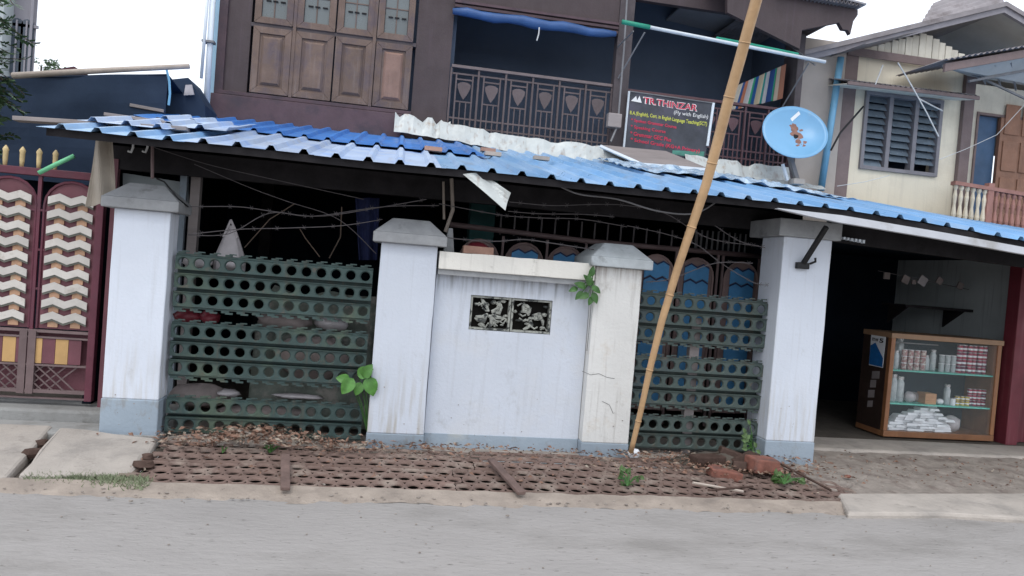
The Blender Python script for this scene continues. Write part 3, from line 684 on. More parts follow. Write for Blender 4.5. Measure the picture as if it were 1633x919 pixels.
for k, (pa, pb, yy) in enumerate(edges):
    x0_, x1_ = xa_(pa, yy), xa_(pb, yy)
    shutter(x0_, x1_, ZS0, ZS1 - .01, 'panel', shut_r if k == 3 else shut)
    shutter(x0_, x1_, ZS1 + .03, ZS1 + 1.35, 'glass', shut)
for pa in (466.5, 594.5):
    xx = xa_(pa, 100); MB().box(xx - .018, xx + .018, UY - .038, UY - .001, ZS0 - .01, ZT).build('mullion', shut, house)
MB().box(sx0 - .02, sx1 + .02, UY - .012, UY + .10, ZS1 - .012, ZS1 + .03).build('transom', post_m, house)
MB().box(sx0 - .02, sx1 + .02, UY, UY + .12, ZS1 + 1.36, ZT).build('head_wall', bwall, house)
# balcony structure
bx0, bx1, bx2 = hx1, xa_(980, 150), xa_(1272, 200)
MB().box(bx0, bx2, UY - .01, UY + 2.4, 2.70, 2.86).build('balcony_floor', post_m, house)
MB().box(bx0, bx2, UY + 1.3, UY + 1.4, 2.7, ZT).build('balcony_back_wall', inner, house)
MB().box(bx0, bx0 + .05, UY + .125, UY + 1.295, 2.865, ZT).build('balcony_side_wall', inner, house)
MB().box(bx2 - .06, bx2, UY + .4, UY + 1.295, 2.865, ZT).build('balcony_end_wall', inner, house)
MB().box(bx1 - .03, bx1 + .16, UY - .04, UY + .10, 2.7, ZT).build('balcony_post', post_m, house, bevel=.006)
MB().box(bx2 - .09, bx2 + .0, UY - .02, UY + .08, 2.7, 4.75).build('balcony_post', post_m, house, bevel=.006)
ZV1 = za(985, 62); ZV0 = za(725, 12)
MB().box(bx0, bx1 - .035, UY - .03, UY + .05, za(850, 40), ZT).build('valance_board', bwall, house)
for k in range(3): MB().box(bx0, bx1 - .035, UY - .05 - .008 * k, UY - .032, za(850, 40) + .02 + .05 * k, za(850, 40) + .05 + .05 * k).build('valance_strip', bbeam, house)
MB().box(bx1 + .165, bx2 - .09, UY - .03, UY + .05, za(1100, 52) + .30, ZT).build('valance_board', bwall, house)
zend = za(1276, 48, 3.2)
# eave with corrugated verge, seen at the top right
ev = MB(); ex = xa_(1370, 10, 2.9)
ev.prism([at(1160, 20, 2.9), at(1275, 78, 2.9) , at(1279, 48, 2.9), at(1338, 36, 2.9), at(1344, 47, 2.9), at(1352, 48, 2.9), at(1356, 55, 2.9), at(1361, 34, 2.9), at(1368, 24, 2.9), at(1368, 16, 2.9), at(1270, -4, 2.9), at(1160, -40, 2.9)], (0, .06, 0))
ev.build('carved_fascia', bwall, house)
er = at(1150, -28, 2.9)
MB().hexa([(er.x, 2.8, er.z + .12), (ex + .03, 2.8, za(1370, 12, 2.9) - .0), (ex + .03, 9, za(1370, 12, 2.9) + .05), (er.x, 9, er.z + .17),
           (er.x, 2.8, er.z + .15), (ex + .03, 2.8, za(1370, 12, 2.9) + .02), (ex + .03, 9, za(1370, 12, 2.9) + .08), (er.x, 9, er.z + .2)]).build('eave_soffit', soffit, house)
vr = MB(); n = 22; A = at(1240, -12, 2.82); Bq = at(1372, 10, 2.82)
vr.grid(lambda u, v: (A.x + (Bq.x - A.x) * u, 2.80 + v * 4, A.z + (Bq.z - A.z) * u + .022 * math.sin(u * 2 * math.pi * n) + .01), n * 8, 1).build('verge_roofing', roofg, house, solid=.003)
MB().box(hx0, bx2, UY + .13, UY + 1.29, 5.4, 5.5).build('balcony_ceiling', inner, house)
MB().box(-2.6, bx2 + .1, 2.9, 9, ZT, ZT + .1).build('upper_roof', roofg, house)
# stub wall between balcony end and neighbour
MB().box(bx2 - .05, bx2, UY + .10, UY + .39, 2.87, ZT).build('end_board', post_m, house)

# railings: panels with shield plates
def railing(x0, x1, zb, zt, n, Y, lab, m1, mtop, shields=True):
    t = thing('balcony_railing', ((x0 + x1) / 2, Y, zb), lab, 'railing', 'balcony railings')
    MB().box(x0, x1, Y - .03, Y + .03, zt - .035, zt).build('top_rail', mtop, t, bevel=.004)
    w = (x1 - x0) / n
    for zz in (zt - .10, zb + .20, zb + .10): MB().box(x0, x1, Y - .008, Y + .008, zz - .010, zz + .010).build('rail', m1, t)
    for i in range(n + 1): MB().box(x0 + i * w - .011, x0 + i * w + .011, Y - .018, Y + .018, zb, zt - .036).build('post', m1, t)
    src = {}
    for i in range(n):
        cx = x0 + (i + .5) * w; hw = w * .30
        for s_ in (-1, 1): MB().box(cx + s_ * hw - .009, cx + s_ * hw + .009, Y - .0085, Y + .0085, zb, zt - .11).build('bar', m1, t)
        for zz in (zb + .40, zt - .165): MB().box(cx - hw, cx + hw, Y - .0075, Y + .0075, zz - .009, zz + .009).build('cross_bar', m1, t)
        for s_ in (-1, 1): MB().box(cx + s_ * hw * .36 - .007, cx + s_ * hw * .36 + .007, Y - .007, Y + .007, zb, zb + .39).build('thin_bar', m1, t)
        if shields:
            zc = zb + .56; hh = (zt - .19 - (zb + .42)) / 2; zc = zb + .42 + hh; r_ = hw * .82
            pts = [(0, -hh * .95), (r_ * .5, -hh * .4), (r_ * .92, hh * .3), (r_ * .97, hh * .7), (r_ * .55, hh * .9), (0, hh * .96), (-r_ * .55, hh * .9), (-r_ * .97, hh * .7), (-r_ * .92, hh * .3), (-r_ * .5, -hh * .4)]
            MB().prism([(cx + a_, Y - .012, zc + b2) for a_, b2 in pts], (0, .01, 0)).build('shield_plate', m1, t)
    return t
zrt = za(845, 118); zrb = 2.98
railing(bx0 + .02, bx1 - .035, zrb, zrt, 6, UY + .02, 'brown iron balcony railing with shield shaped plates left of the banner', rail_m, rail_top)
railing(bx1 + .165, bx2 - .095, zrb, zrt - .03, 7, UY + .02, 'maroon balcony railing behind the banner and the satellite dish', rail_r, rail_r)

# rolled blue sheet, cord, pole and brackets
A = at(722, 18, UY - .09); Bq = at(982, 56, UY - .09)
MB().tube([A.lerp(Bq, k / 12) + Vector((0, 0, .012 * math.sin(k * 1.7))) for k in range(13)], [.035, .055, .05, .06, .05, .06, .065, .055, .06, .055, .05, .05, .03], 10).build('rolled_sheet', bluet, smooth=True, label='blue plastic sheet rolled up along the top of the left balcony', cat='rolled sheet')
MB().tube([at(860, 44, 3.2), at(859, 55, 3.2), at(856, 65, 3.2)], .008, 6).build('cord_end', wire_w, label='short pale cord dangling from the rolled blue sheet', cat='cord')
mp_ = thing('service_pipe', (2.5, 3.3, 2.9), 'thin grey pipe with a meter box on the balcony post', 'pipe')
MB().tube([at(1001, -20, 3.25), at(995, 80, 3.25), at(985, 200, 3.25), at(974, 226, 3.2)], .012, 8).build('pipe', iron_g, mp_)
P = at(979, 193, 3.25); MB().box(P.x - .085, P.x + .085, 3.2, 3.30, P.z - .085, P.z + .085).build('meter_box', cat=None, mats=boardg, parent=mp_, bevel=.01)
tb = thing('awning_pole', (3.5, 2.9, 4.4), 'white tube wrapped in green tape held out over the right balcony', 'pole')
A = at(992, 35, 2.9); Bq = at(1316, 99, 2.9)
MB().tube([A.lerp(Bq, .09), Bq], .022, 8).build('white_tube', pvc, tb, smooth=True)
MB().tube([A, A.lerp(Bq, .13)], .028, 8).build('green_wrap', greent, tb, smooth=True)
MB().tube([A.lerp(Bq, .45) + Vector((0, 0, .03)), A.lerp(Bq, .6) + Vector((0, 0, .035)), A.lerp(Bq, .86) + Vector((0, 0, .03))], .015, 6).build('green_fringe', greent, tb)
for p0, p1, y1_ in (((1028, 52), (986, 125), 3.35), ((1010, 50), (985, 75), 3.35), ((1290, 100), (1248, 170), 3.35), ((1300, 104), (1262, 74), 3.35)):
    MB().tube([at(*p0, 2.9), at(*p1, y1_)], .010, 6).build('strut', iron_g, tb)

# banner
BY = 3.30
TL, TR, BR, BL = at(1003, 146, BY), at(1137, 165, BY), at(1124, 256, BY), at(997, 234, BY)
bn = thing('banner', BL, 'charcoal vinyl banner with red and yellow lettering tied to the right balcony', 'banner')
def bpt(u, v, w=0):
    p = BL.lerp(BR, u).lerp(TL.lerp(TR, u), v); return Vector((p.x, p.y - w + .008 * math.sin(u * 9 + v * 3), p.z - .006 * math.sin(u * math.pi) * (1 - v)))
MB().grid(lambda u, v: bpt(u, v), 30, 16).build('banner_cloth', bann, bn, solid=.002)
MB().grid(lambda u, v: bpt(.58 + .40 * u, .02 + (.13 - .0 * u) * v * (1 - .5 * (1 - u)), .003), 8, 3).build('green_corner', bgrn, bn)
MB().tube([bpt(-.02, -.02, .01), bpt(-.0, 1.0, .01)], .014, 8).build('side_batten', pvc, bn)
MB().tube([bpt(1.0, .25, .012), bpt(1.0, 1.0, .012)], .018, 8).build('side_batten', pvc, bn)
MB().tube([bpt(0, 1.0, .01), bpt(1.0, 1.0, .01)], .008, 6).build('top_cord', iron_g, bn)
BW = (BR - BL).length; BH = (TL - BL).length
def text_on(txt, u0, v0, width, height, mt, mapf, parent, name='lettering', off=0, w=.004, scale_y=None, shear=0):
    cu = bpy.data.curves.new('t', 'FONT'); cu.body = txt; cu.size = 1; cu.offset = off; cu.shear = shear; cu.resolution_u = 3
    to = bpy.data.objects.new('t', cu); C.objects.link(to); bpy.context.view_layer.update()
    dg = bpy.context.evaluated_depsgraph_get(); me = bpy.data.meshes.new_from_object(to.evaluated_get(dg))
    xs = [v.co.x for v in me.vertices]; ys = [v.co.y for v in me.vertices]
    mnx, mxx, mny, mxy = min(xs), max(xs), min(ys), max(ys)
    bpy.data.objects.remove(to); bpy.data.curves.remove(cu)
    o0 = LOC[parent.name]
    for v in me.vertices:
        uu = u0 + (v.co.x - mnx) / (mxx - mnx) * width; vv = v0 + (v.co.y - mny) / (mxy - mny) * height
        v.co = mapf(uu, vv, w) - o0
    me.materials.clear(); me.materials.append(mt)
    o = bpy.data.objects.new(name, me); C.objects.link(o); o.parent = parent; LOC[o.name] = o0; return o
text_on('TR.THINZAR', .165, .815, .66, .125, bwht, bpt, bn, off=.035, w=.0035)
text_on('TR.THINZAR', .175, .825, .64, .105, bred, bpt, bn, off=.012, w=.0055)
text_on('(Fly with English)', .55, .70, .41, .085, bwht, bpt, bn)
text_on('B.A.(English), Cert. in English Language Teaching(SCT)', .03, .575, .93, .085, byel, bpt, bn, off=.012)
for k, (s_, wd) in enumerate((('* Spoken Grammar Course', .55), ('* Speaking Course', .42), ('* Grammar GEC Plus', .50))):
    text_on(s_, .05, .455 - k * .115, wd, .075, bred, bpt, bn, off=.014)
text_on('* School Grade (KG+A Primary)', .06, .10, .86, .085, bred, bpt, bn, off=.014)
# little white emblem: two peaks
em = MB(); 
for (pu, pv) in (((.03, .84, .075, .93, .10, .85)), ((.08, .835, .12, .945, .15, .84))) and []: pass
em.add([bpt(.03, .835, .005), bpt(.085, .935, .005), bpt(.105, .83, .005), bpt(.09, .83, .005), bpt(.125, .945, .005), bpt(.155, .825, .005)], [(0, 2, 1), (3, 5, 4)])
em.build('emblem', bwht, bn)

# grey board on white frame under the banner
tbl = thing('small_rooftop_table', (2.9, 2.6, 2.7), 'tilted grey board on a white frame below the banner', 'table')
q = [at(958, 231, 3.1), at(1062, 241, 3.1), at(1128, 268, 2.55), at(1022, 259, 2.55)]
MB().prism(q, (0, 0, -.018)).build('table_board', boardg, tbl, fixn=True)
for a, b_ in ((q[0], q[3]), (q[3], q[2])):
    MB().bar(a + Vector((0, 0, -.02)), b_ + Vector((0, 0, -.02)), .03).build('edge_rail', pvc, tbl)
for px_, py_ in ((1008, 259), (1026, 262), (1090, 266)):
    P = at(px_, py_, 2.55); MB().tube([P, (P.x + .02, 2.55, roofz(P.x, 2.55) + .02)], .012, 6).build('leg', pvc, tbl)

# striped cloth
sm = bpy.data.materials.new('striped_cloth'); sm.use_nodes = True; n_ = sm.node_tree; bb = n_.nodes['Principled BSDF']; bb.inputs['Roughness'].default_value = .9
tcx = n_.nodes.new('ShaderNodeUVMap'); sp = n_.nodes.new('ShaderNodeSeparateXYZ'); rp = n_.nodes.new('ShaderNodeValToRGB'); n_.links.new(tcx.outputs[0], sp.inputs[0]); n_.links.new(sp.outputs[0], rp.inputs[0]); n_.links.new(rp.outputs[0], bb.inputs[0])
cols = [(.05, .25, .28), (.55, .5, .42), (.02, .08, .25), (.5, .2, .12), (.5, .5, .5), (.03, .3, .16), (.02, .1, .3), (.5, .42, .3), (.03, .28, .25), (.5, .5, .52), (.02, .06, .2), (.03, .3, .18), (.6, .5, .42), (.4, .18, .12)]
rp.color_ramp.interpolation = 'CONSTANT'
cr = rp.color_ramp.elements; cr[0].color = (*cols[0], 1); cr[0].position = 0; cr[1].position = 1 / 14; cr[1].color = (*cols[1], 1)
for k in range(2, 14): e_ = cr.new(k / 14); e_.color = (*cols[k], 1)
c1, c2, c3, c4 = at(1158, 178, 3.6), at(1246, 158, 3.6), at(1252, 103, 3.6), at(1172, 138, 3.6)
st_ = MB().grid(lambda u, v: tuple(c1.lerp(c2, u).lerp(c4.lerp(c3, u), v) + Vector((0, .03 * math.sin(u * 30), 0))), 40, 6).build('striped_cloth', sm, solid=.002, label='striped cloth hanging over the right balcony rail above the dish', cat='cloth')
uvl = st_.data.uv_layers.new(name='UVMap')
for lp in st_.data.loops: vi = lp.vertex_index; uvl.data[lp.index].uv = ((vi % 41) / 40.01, (vi // 41) / 6)

# satellite dish
DC = at(1268, 211, 2.9); dsh = thing('satellite_dish', (DC.x, 2.95, 2.72), 'sky blue satellite dish with a worn brown emblem on the awning', 'satellite dish')
vdir = (CAM - DC).normalized()
e1 = (at(1314, 193, 2.9) - DC); e1.y = 0; 
RD = e1.length * .94; ax1 = e1.normalized()
up2 = vdir.cross(ax1).normalized()
nrm_ = (vdir * math.cos(math.radians(24)) + up2 * math.sin(math.radians(24)) * (1 if up2.z > 0 else -1)).normalized()
ax2 = nrm_.cross(ax1).normalized()
if ax2.z < 0: ax2 = -ax2
def dpt(r, a, dep=0): return DC + (ax1 * math.cos(a) + ax2 * math.sin(a)) * r * RD + nrm_ * (.12 * (r * r - .9) + dep)
db = MB(); NR, NA = 10, 40
for j in range(NR + 1):
    for k in range(NA): db.v.append(dpt(max(.01, j / NR), 2 * math.pi * k / NA))
for j in range(NR):
    for k in range(NA): db.f.append([j * NA + k, j * NA + (k + 1) % NA, (j + 1) * NA + (k + 1) % NA, (j + 1) * NA + k]); db.mi.append(0)
db.f.append(list(range(NA))); db.mi.append(0)
db.build('reflector', dishm, dsh, smooth=True, solid=.006, fixn=True)
MB().tube([dpt(1.0, 2 * math.pi * k / 40) for k in range(41)], .007, 6, cap=False).build('rim', dishm, dsh)
ee = MB(); rr = random.Random(5)
def xy(ux, uy, k=1.45):
    ux, uy = ux * k, uy * k + .05; r_ = math.hypot(ux, uy); return dpt(r_, math.atan2(uy, ux), .007)
for (cx, cy, w_, h_) in ((.06, .12, .10, .07), (.0, .02, .13, .08), (.05, -.09, .10, .09), (-.05, -.2, .10, .07), (.1, .2, .07, .05), (-.12, -.3, .12, .03), (.06, -.29, .06, .05), (-.02, -.36, .07, .04), (.17, .03, .05, .03), (-.12, .06, .05, .03), (.03, .2, .05, .05), (-.1, -.12, .04, .03)):
    pts = [(cx + w_ * math.cos(a) * rr.uniform(.6, 1.1), cy + h_ * 1.3 * math.sin(a) * rr.uniform(.6, 1.1)) for a in [k * math.pi / 4 for k in range(8)]]
    b0 = len(ee.v); ee.v += [xy(*p) for p in pts]; ee.f.append(list(range(b0, b0 + 8))); ee.mi.append(0)
ee.build('emblem', dish_e, dsh)
MB().add([xy(.12, .30), xy(.38, .36), xy(.39, .43), xy(.12, .37)], [(0, 1, 2, 3)]).build('sticker', paper, dsh)
a = at(1258, 245, 3.0); b_ = at(1272, 290, 2.95)
MB().bar(a, b_, .05, .05).build('mast', iron_g, dsh); MB().bar(at(1248, 262, 2.98), at(1256, 288, 2.95), .03, .03).build('brace', pvc, dsh)
MB().box(b_.x - .09, b_.x + .06, 2.88, 3.02, b_.z - .04, b_.z + .03).build('foot', conc, dsh, bevel=.008)
MB().tube([a, DC - nrm_ * .1], .03, 8).build('mount', black, dsh)

# ================================================================== CREAM HOUSE ON THE RIGHT
CY = 3.80
ch = thing('cream_house', (7, CY, 2.6), 'cream painted house with a louvred window and a grey gable roof', 'house')
cz0 = 2.3
cx0 = xa_(1343, 180, CY)
def wq(px, py, Y=CY): return at(px, py, Y)
wL, wR = wq(1374, 205).x, wq(1497, 222).x
wZ1, wZ0 = wq(1440, 153).z, wq(1430, 276).z
cxr = wq(1541, 230).x
zbeam = wq(1359, 85).z
cw = MB(); cw.box(cx0, wL, CY, CY + .15, cz0, zbeam); cw.box(wR, cxr, CY, CY + .15, cz0, zbeam); cw.box(wL, wR, CY, CY + .15, cz0, wZ0); cw.box(wL, wR, CY, CY + .15, wZ1, zbeam)
cw.build('front_wall', cream, ch)
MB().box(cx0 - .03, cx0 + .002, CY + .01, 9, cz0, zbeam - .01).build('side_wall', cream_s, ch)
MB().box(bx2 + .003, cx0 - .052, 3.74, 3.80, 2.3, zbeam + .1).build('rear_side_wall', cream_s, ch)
MB().box(cx0 - .05, cx0 + .14, CY - .06, CY - .002, cz0, zbeam).build('corner_post', brownt, ch, bevel=.006)
MB().box(cxr - .15, cxr + .01, CY - .07, CY - .002, cz0, zbeam - .02).build('porch_post', brownt, ch, bevel=.006)
MB().box(cx0 - .05, cxr + .1, CY - .09, CY - .072, zbeam - .06, zbeam + .05).build('wall_plate', brownt, ch, bevel=.004)
# louvred window
lw = MB(); fr = .05
for (a_, b2, c2_, d2) in ((wL, wR, wZ1 - fr, wZ1), (wL, wR, wZ0, wZ0 + fr), (wL, wL + fr, wZ0 + fr, wZ1 - fr), (wR - fr, wR, wZ0 + fr, wZ1 - fr)): lw.box(a_, b2, CY - .04, CY + .08, c2_, d2)
cwid = (wR - wL) / 3
for k in (1, 2): lw.box(wL + k * cwid - .03, wL + k * cwid + .03, CY - .035, CY + .08, wZ0 + fr, wZ1 - fr)
wn = lw.build('louvred_window', louv_f, ch)
NS = 10; hh = (wZ1 - wZ0 - 2 * fr) / NS
for k in range(3):
    xa, xb = wL + k * cwid + .055, wL + (k + 1) * cwid - .055
    for j in range(NS):
        if (k, j) in ((1, 0), (2, 0)): continue
        z_ = wZ0 + fr + (j + .5) * hh; tl = .05 + .02 * rnoise(k * 3, j * 2)
        MB().hexa([(xa, CY - .02, z_ - tl), (xb, CY - .02, z_ - tl), (xb, CY - .014, z_ - tl), (xa, CY - .014, z_ - tl), (xa, CY + .05, z_ + tl), (xb, CY + .05, z_ + tl), (xb, CY + .056, z_ + tl), (xa, CY + .056, z_ + tl)]).build('louvre_slat', louv, wn)
MB().box(wL, wR, CY + .2, CY + .22, wZ0, wZ1).build('window_backing', shopd, ch)
# hood over the window
h0, h1 = wq(1352, 128, 3.3), wq(1562, 153, 3.3)
GD0, GD1 = wq(1474, 55), wq(1540, 93)
hood = MB(); zb_ = wq(1400, 124).z
hood.grid(lambda u, v: (h0.x + (h1.x - h0.x) * u, 3.3 + .55 * v, h0.z + (h1.z - h0.z) * u + .16 * v + .012 * math.sin(u * 2 * math.pi * 26)), 200, 2).build('window_hood', roofg, ch, solid=.004)
MB().hexa([(h0.x, 3.29, h0.z - .055), (h1.x, 3.29, h1.z - .055), (h1.x, 3.31, h1.z - .055), (h0.x, 3.31, h0.z - .055), (h0.x, 3.29, h0.z - .012), (h1.x, 3.29, h1.z - .012), (h1.x, 3.31, h1.z - .012), (h0.x, 3.31, h0.z - .012)]).build('hood_fascia', brownt, ch)
MB().hexa([(h0.x, 3.31, h0.z - .05), (h1.x, 3.31, h1.z - .05), (h1.x, 3.74, h1.z + .03), (h0.x, 3.74, h0.z + .03), (h0.x, 3.31, h0.z - .035), (h1.x, 3.31, h1.z - .035), (h1.x, 3.74, h1.z + .045), (h0.x, 3.74, h0.z + .045)]).build('hood_soffit', creamb, ch)
# gable roof
RYf = 3.62
rl = at(1278, 90, RYf); rk = at(1600, 12, RYf)
def rooflane(A, Bq, y0, y1, th, name, mt, dz=0):
    MB().hexa([(A.x, y0, A.z + dz), (Bq.x, y0, Bq.z + dz), (Bq.x, y1, Bq.z + dz), (A.x, y1, A.z + dz), (A.x, y0, A.z + th + dz), (Bq.x, y0, Bq.z + th + dz), (Bq.x, y1, Bq.z + th + dz), (A.x, y1, A.z + th + dz)]).build(name, mt, ch)
rr_ = Vector((rk.x + (rk.x - rl.x), 0, rl.z))
rooflane(rl, rk, RYf + .05, 9, .03, 'left_soffit', soffit, -.05); rooflane(rk, rr_, RYf + .05, 9, .03, 'right_soffit', soffit_l, -.05)
nn = 40
MB().grid(lambda u, v: (rl.x - .15 + (rk.x + .03 - rl.x + .15) * u, RYf - .02 + v * 6, rl.z - .03 + (rk.z - rl.z + .06) * u + .05), 2, 1).build('roof_base', roofg, ch, solid=.02)
MB().grid(lambda u, v: (rk.x + (rr_.x - rk.x) * u, RYf - .02 + v * 6, rk.z + .055 + (rr_.z - rk.z) * u), 2, 1).build('roof_base', roofg, ch, solid=.02)
for A, Bq in ((rl, rk), (rk, rr_)):
    MB().hexa([(A.x, RYf - .03, A.z - .08), (Bq.x, RYf - .03, Bq.z - .08), (Bq.x, RYf + .02, Bq.z - .08), (A.x, RYf + .02, A.z - .08), (A.x, RYf - .03, A.z + .03), (Bq.x, RYf - .03, Bq.z + .03), (Bq.x, RYf + .02, Bq.z + .03), (A.x, RYf + .02, A.z + .03)]).build('barge_board', mat('grey_barge_paint', (.26, .25, .28), .6, .15, 5, .2, 30), ch)
    MB().hexa([(A.x, RYf - .06, A.z + .0), (Bq.x, RYf - .06, Bq.z + .0), (Bq.x, RYf - .031, Bq.z + .0), (A.x, RYf - .031, A.z + .0), (A.x, RYf - .06, A.z + .06), (Bq.x, RYf - .06, Bq.z + .06), (Bq.x, RYf - .031, Bq.z + .06), (A.x, RYf - .031, A.z + .06)]).build('verge_cap', roofg, ch)
# raised corrugated sheets on the ridge behind
A, Bq = at(1466, 40, 3.6), at(1600, -12, 3.6)
K_ = [at(1462, 48, 3.75), at(1606, 6, 3.75), at(1572, -28, 4.15), at(1488, 6, 4.15)]
MB().grid(lambda u, v: tuple(K_[0].lerp(K_[1], u).lerp(K_[3].lerp(K_[2], u), v) + Vector((0, 0, .018 * math.sin(v * 38)))), 12, 60).build('ridge_sheet', roofg, ch, solid=.004)
A, Bq = at(1380, 72, 3.0), at(1470, 50, 3.0)
MB().grid(lambda u, v: (A.x + (Bq.x - A.x) * u, 3.0 + v * 1.5, A.z + .02 + .1 * v + (Bq.z - A.z) * u), 8, 4).build('ridge_sheet', roofg, ch, solid=.01)
# gable boards
gx = cx0 + .02; k = 0
while gx < rk.x + 1.2:
    t_ = (gx - rl.x) / (rk.x - rl.x); zt_ = (rl.z + (rk.z - rl.z) * t_ if t_ < 1 else rk.z - (rk.z - rl.z) * (t_ - 1)) - .055
    if gx > GD0.x: zt_ = min(zt_, GD0.z + (GD1.z - GD0.z) * (gx - GD0.x) / (GD1.x - GD0.x))
    if zt_ > zbeam + .05: MB().box(gx + .004, gx + .10, CY - .02 + .006 * (k % 2), CY + .02, zbeam + .0, zt_).build('gable_board', creamb, ch)
    gx += .104; k += 1
MB().prism([(rl.x, 5.2, rl.z - .2), (rl.x, 5.2, rl.z - .06), (rk.x, 5.2, rk.z - .06), (rr_.x, 5.2, rr_.z - .06), (rr_.x, 5.2, rl.z - .6), (rl.x, 5.2, rl.z - .6)], (0, .1, 0)).build('rear_gable', soffit, ch)
# porch roof at right
pr0, pr1 = at(1506, 102, 2.9), at(1680, 72, 2.9)
pq0, pq1 = at(1545, 122, 3.78), at(1720, 150, 3.78)
MB().hexa([pr0 + Vector((0, .03, -.03)), pr1 + Vector((0, .03, -.03)), pq1, pq0, pr0 + Vector((0, .03, 0)), pr1 + Vector((0, .03, 0)), pq1 + Vector((0, 0, .03)), pq0 + Vector((0, 0, .03))]).build('porch_soffit', soffit_l, ch)
MB().hexa([(pr0.x, 2.88, pr0.z - .10), (pr1.x, 2.88, pr1.z - .10), (pr1.x, 2.92, pr1.z - .10), (pr0.x, 2.92, pr0.z - .10), (pr0.x, 2.88, pr0.z), (pr1.x, 2.88, pr1.z), (pr1.x, 2.92, pr1.z), (pr0.x, 2.92, pr0.z)]).build('porch_fascia', brownt, ch)
MB().grid(lambda u, v: (pr0.x - .05 + (pr1.x - pr0.x) * u, 2.84 + v * .9, pr0.z + .03 + (pr1.z - pr0.z) * u + .02 * v + .012 * math.sin(u * 120)), 160, 1).build('porch_roofing', roofg, ch, solid=.004)
for k in range(4):
    A = at(1572 + k * 24, 134 + k * 5, 3.6); MB().bar(A, at(1560 + k * 26, 108 - k * 4, 3.05), .02).build('porch_batten', iron_g, ch)
A = at(1545, 130, 3.2); MB().bar(A, at(1640, 112, 3.2), .03).build('porch_batten', iron_g, ch); MB().bar(at(1550, 118, 3.4), at(1640, 160, 3.4), .025).build('porch_batten', iron_g, ch)
# recessed porch wall, curtain opening and door
PY = 4.5
dxl, dxr = at(1553, 230, PY).x, at(1585, 240, PY).x
dzt = at(1570, 180, PY).z
pw = MB(); pw.box(cxr, dxl, PY, PY + .1, cz0, zbeam + .06); pw.box(dxl, 12, PY, PY + .1, dzt, zbeam + .06); pw.build('porch_wall', creamb, ch)
MB().box(dxl + .03, dxr + .05, PY + .05, PY + .08, cz0, dzt - .03).build('blue_curtain', dblue, ch)
MB().box(dxl, dxl + .035, PY - .02, PY + .05, cz0, dzt).build('door_frame', brownt, ch); MB().box(dxl + .036, 12, PY - .02, PY + .05, dzt - .04, dzt - .002).build('door_frame', brownt, ch)
dl = MB().box(dxr + .05, dxr + .75, PY - .03, PY + .03, cz0, dzt - .045).build('door', doorw, ch, bevel=.004)
for k in (0, 1):
    for j in range(4):
        xa = dxr + .11 + k * .31; z_ = cz0 + .12 + j * .56
        MB().box(xa, xa + .26, PY - .045, PY - .031, z_, z_ + .46).build('door_panel', doorw, dl, bevel=.008)
MB().box(dxr + .76, 12, PY, PY + .1, cz0, dzt).build('porch_wall', creamb, ch)
# porch balustrade
bl = thing('porch_balustrade', (8.4, 3.4, 2.6), 'turned baluster railing, cream then terracotta, at the right edge', 'railing')
BYY = 3.45
ra, rb = at(1520, 292, BYY), at(1720, 325, BYY)
MB().bar(ra, rb, .05, .09).build('handrail', terra, bl)
nb = 22
for k in range(nb):
    P = ra.lerp(rb, (k + .5) / nb); z0_ = P.z - .62
    m__ = balw if k < 7 else terra
    MB().lathe((P.x, BYY, z0_), [(.028, 0), (.028, .06), (.016, .09), (.034, .20), (.018, .33), (.028, .45), (.016, .53), (.028, .56), (.028, .60)], 8).build('baluster', m__, bl, smooth=False)
MB().box(at(1576, 320, BYY).x - .045, at(1576, 320, BYY).x + .045, BYY - .04, BYY + .04, ra.z - .65, ra.z + .05).build('newel', terra, bl)
# blue downpipe between houses
MB().tube([at(1341, 92, 3.62), at(1309, 304, 3.62)], .045, 10).build('downpipe', pvcb, smooth=True, label='pale blue downpipe between the balcony and the cream house', cat='pipe')
MB().tube([at(1326, 262, 3.5), at(1323, 295, 3.5), at(1350, 200, 3.4), at(1372, 175, 3.3)][2:] + [], .010, 6).build('stay_rod', black, label='thin black rod across the corner of the cream house', cat='rod') if 0 else None
MB().tube([at(1325, 240, 3.5), at(1340, 212, 3.5), at(1377, 170, 3.6)], .013, 6).build('black_cable', black, label='black cable slanting across the cream house corner post', cat='cable')
for k, (pts, lb) in enumerate(((((1432, 100), (1450, 130), (1478, 180), (1497, 218)), 'pale cord hanging down across the louvred window'), (((1466, 158), (1485, 168), (1503, 177)), 'short pale cord at the right edge of the louvred window'), (((1408, 104), (1396, 135)), 'pale cord at the top of the window hood'), (((1497, 255), (1540, 238), (1590, 215), (1633, 168)), 'thin pale cord crossing the porch post'), (((1335, 297), (1380, 290), (1418, 280)), 'thin cord under the louvred window'))):
    MB().tube([at(x_, y_, 3.2) for x_, y_ in pts], .009 if k < 3 else .004, 5).build('cord', wire_w, label=lb, cat='cord', group='cords on the cream house')

# ================================================================== LEFT SIDE
# pale blue edge and pipe at house corner
MB().box(hx0 - .12, hx0 - .005, UY + .3, UY + .36, 2.7, ZT).build('side_board', lblue, label='narrow pale blue board behind the left corner of the timber house', cat='board')
dp = thing('corner_downpipe', (hx0 - .05, 3.3, 2.8), 'pale downpipe clipped to the left corner of the timber house', 'pipe')
MB().tube([at(341, -30, 3.25), at(328, 182, 3.25)], .032, 10).build('pipe', pvc, dp, smooth=True)
MB().tube([at(333, -30, 3.2), at(321, 125, 3.2)], .018, 8).build('thin_pipe', pvc, dp, smooth=True)
P = at(334, 68, 3.25); MB().box(P.x - .07, P.x + .06, 3.19, 3.29, P.z - .012, P.z + .012).build('clip', iron_g, dp)
